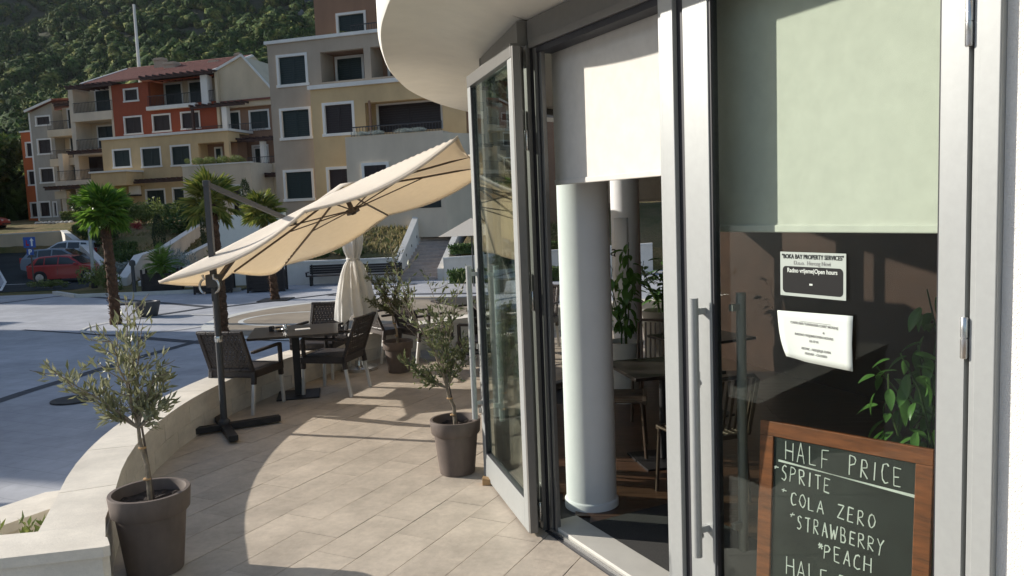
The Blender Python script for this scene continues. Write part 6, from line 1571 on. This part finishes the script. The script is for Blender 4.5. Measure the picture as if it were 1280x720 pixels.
bx(F, b3, 'wall', M['g_brown'], 11.61, 18, -9, .5, 1, 8.7); bx(F, b3, 'wall', M['g_grey'], 14.01, 20, -9, 0, 8.71, 11.4)
# brown penthouse
wp = [(2.15, 4.09, 12.0, 13.75)]
wallpanel(F, b3, M['g_brown'], .75, 4.7, 11.4, 15.6, -4, wp); bx(F, b3, 'wall', M['g_brown'], .75, 4.7, -9, -4.301, 11.4, 15.6); window(F, b3, *wp[0], -4); bx(F, b3, 'coping', M['trim'], .6, 4.85, -9.1, -3.85, 15.602, 15.75)
bx(F, b3, 'wall', M['g_grey'], 4.71, 14, -9, -4.5, 11.4, 14.3); railing(F, b3, 4.1, 6.5, 11.6, 12.5, -2.0)
# projecting white volume with terrace
bx(F, b3, 'wall', M['g_pale'], 6.3, 11.45, .61, 3.5, .8, 5.8); q = MB(); q.prism([tuple(P(11.45, 3.5, 0)[:2]), tuple(P(13.6, .6, 0)[:2]), tuple(P(11.45, .6, 0)[:2])], .8, 5.7); q.build('wall', M['g_pale'], b3)
window(F, b3, 7.14, 8.6, 2.6, 4.5, 3.5, M['shutb'], ow=True); bx(F, b3, 'opening', M['carglass'], 9.3, 11.2, 3.45, 3.52, 2.2, 4.0)
railing(F, b3, 6.5, 11.3, 5.8, 6.3, 3.2); bx(F, b3, 'downpipe', M['g_brown'], 6.25, 6.35, .55, .68, 5.9, 7.9)
for i, s_ in enumerate((7.2, 8.0, 9.5, 10.2)):
    p = F.X @ Vector((s_, 3.3, 5.8)); t = thing('terrace_shrub', ['leftmost', 'second', 'third', 'rightmost'][i] + ' low grey green plant trailing on the pale balcony wall under the slab', 'shrub', tuple(p)); o = obj_from(SH['g'], 'foliage', t, (0, 0, .08)); o.scale = (.5, .3, .18); o['kind'] = 'stuff'
p = F.X @ Vector((3.2, -3.4, 11.5)); t = thing('terrace_shrub', 'bright green shrub in front of the brown penthouse window', 'shrub', tuple(p)); o = obj_from(SH['l'], 'foliage', t, (0, 0, .5)); o.scale = (.6, .5, .6); o['kind'] = 'stuff'
# mast pole behind the roofs
q = MB(); q.tube([(0, 0, 0), (0, 0, 13.5)], [.22, .14], 8); o = q.build('flag_mast', M['trim'], loc=(-38.2, 86.0, 11.2)); tag(o, 'tall thin white mast rising behind the terracotta roof', 'mast')
# trees between the buildings and the woods
def crown_tree(x, y, z, hgt, r_, kind, label, seed):
    t = thing('broadleaf_tree', label, 'tree', (x, y, z), seed); q = MB(); rnd = random.Random(seed); q.tube([(0, 0, -.3), (.1, 0, hgt * .4), (0, .1, hgt * .75)], [.28, .2, .1], 8)
    for k in range(6): a = k * 1.05; q.tube([(0, 0, hgt * (.35 + .06 * k)), (math.cos(a) * r_ * .6, math.sin(a) * r_ * .6, hgt * (.55 + .06 * k))], [.1, .04], 5)
    q.build('trunk', M['bark'], t)
    for k in range(5):
        a = rnd.uniform(0, 6.28); o = obj_from(SH[kind], 'foliage', t, (math.cos(a) * r_ * .4, math.sin(a) * r_ * .4, hgt * rnd.uniform(.5, .85))); o.scale = (r_ * .85, r_ * .85, r_ * .75); o.rotation_euler.z = a; o['kind'] = 'stuff'
for i, (x, y, hh, r_) in enumerate(((-56, 84, 8, 4), (-61, 88, 9, 4.5), (-53.5, 79, 5, 2.6), (-66, 84, 7, 4), (-58, 77, 4.5, 2.5))):
    crown_tree(x, y, h(x, y) if y < 90 else mh(x, y), hh, r_, 'dl'[i % 2], ['tall dark tree just left of the orange wing', 'highest dark tree at the far left edge of the picture', 'small lighter tree against the orange wall', 'dark spreading tree outside the left edge', 'small bushy tree above the ramp wall'][i], 20 + i)

# ================================================================ UNSEEN BLOCKS ADDED ON THE LEFT (to cast shade on the plaza)
def shade_block(label, u0, u1, xf, hgt, m_, n_):
    # unseen block added so its sun shadow covers the strip u0..u1 (measured across the sun direction)
    sd = Vector((math.sin(SUN_AZ), math.cos(SUN_AZ))); qd = Vector((-sd.y, sd.x)) * -1
    if qd.y < 0: qd = -qd
    t = thing('apartment_building', label, 'building')
    p = qd * u0; tt = (xf - p.x) / sd.x; O = p + sd * tt
    X = Matrix(((qd.x, -sd.x, 0, O.x), (qd.y, -sd.y, 0, O.y), (0, 0, 1, 0), (0, 0, 0, 1)))
    q = MB(); W_ = u1 - u0; q.box(0, W_, -9, 0, -1.2, hgt, X); q.build('wall', m_, t)
    q = MB(); q.box(-.2, W_ + .2, -9.2, .2, hgt + .001, hgt + .2, X); q.build('coping', M['trim'], t)
    F_ = type('f', (), {})(); F_.X = X
    nf = max(1, int((hgt) // 3))
    for fl_ in range(nf):
        for k in range(n_):
            s_ = W_ * (k + .5) / n_; z = -.2 + 3 * fl_ + .9
            if z + 1.6 < hgt - .3: window(F_, t, s_ - .8, s_ + .8, z, z + 1.6, .02, ow=True)
    return X
shade_block('unseen brown block added left of the plaza to cast shade on it', 7.3, 18.2, -34, 12.3, M['g_brown'], 3)
shade_block('unseen tan block added beyond the brown one to shade plaza and parking lot', 24.4, 45, -44, 13.2, M['g_tan'], 4)
shade_block('unseen low grey block added between the two shading blocks on the left', 18.2, 19.6, -34, 6.2, M['g_grey'], 1)
# unseen timber pergola added beside the terrace to cast slatted shade
pg = thing('shade_pergola', 'unseen timber pergola added left of the terrace to cast slatted shade', 'pergola', (0, 0, 0))
for i in range(14): q = MB(); y = 7.2 + i * .26; q.box(-13.6, -9.6, y, y + .09, 1.9, 2.02); q.build('rafter', M['perg'], pg)
for x in (-13.4, -9.8):
    q = MB(); q.box(x - .07, x + .07, 7.0, 10.9, 1.76, 1.9); q.build('beam', M['perg'], pg)
    for y in (7.2, 10.7): q = MB(); q.box(x - .08, x + .08, y - .08, y + .08, -1, 1.76); q.build('post', M['perg'], pg)

# ---------------------------------------------------------------- thin air between the plaza and the mountain
hz = MB(); hz.box(-1120, 920, -920, 1120, -8, 620)
o = hz.build('haze', None); hm = bpy.data.materials.new('haze_air'); hm.use_nodes = True; hn_ = hm.node_tree
hn_.nodes.remove(hn_.nodes['Principled BSDF']); pv = hn_.nodes.new('ShaderNodeVolumePrincipled'); pv.inputs['Density'].default_value = .00005; pv.inputs['Color'].default_value = (.80, .88, 1.0, 1); pv.inputs['Anisotropy'].default_value = .2
hn_.links.new(pv.outputs[0], hn_.nodes['Material Output'].inputs['Volume']); o.data.materials.append(hm); tag(o, 'thin bluish haze over the plaza and the wooded mountainside', 'haze', kind='stuff')
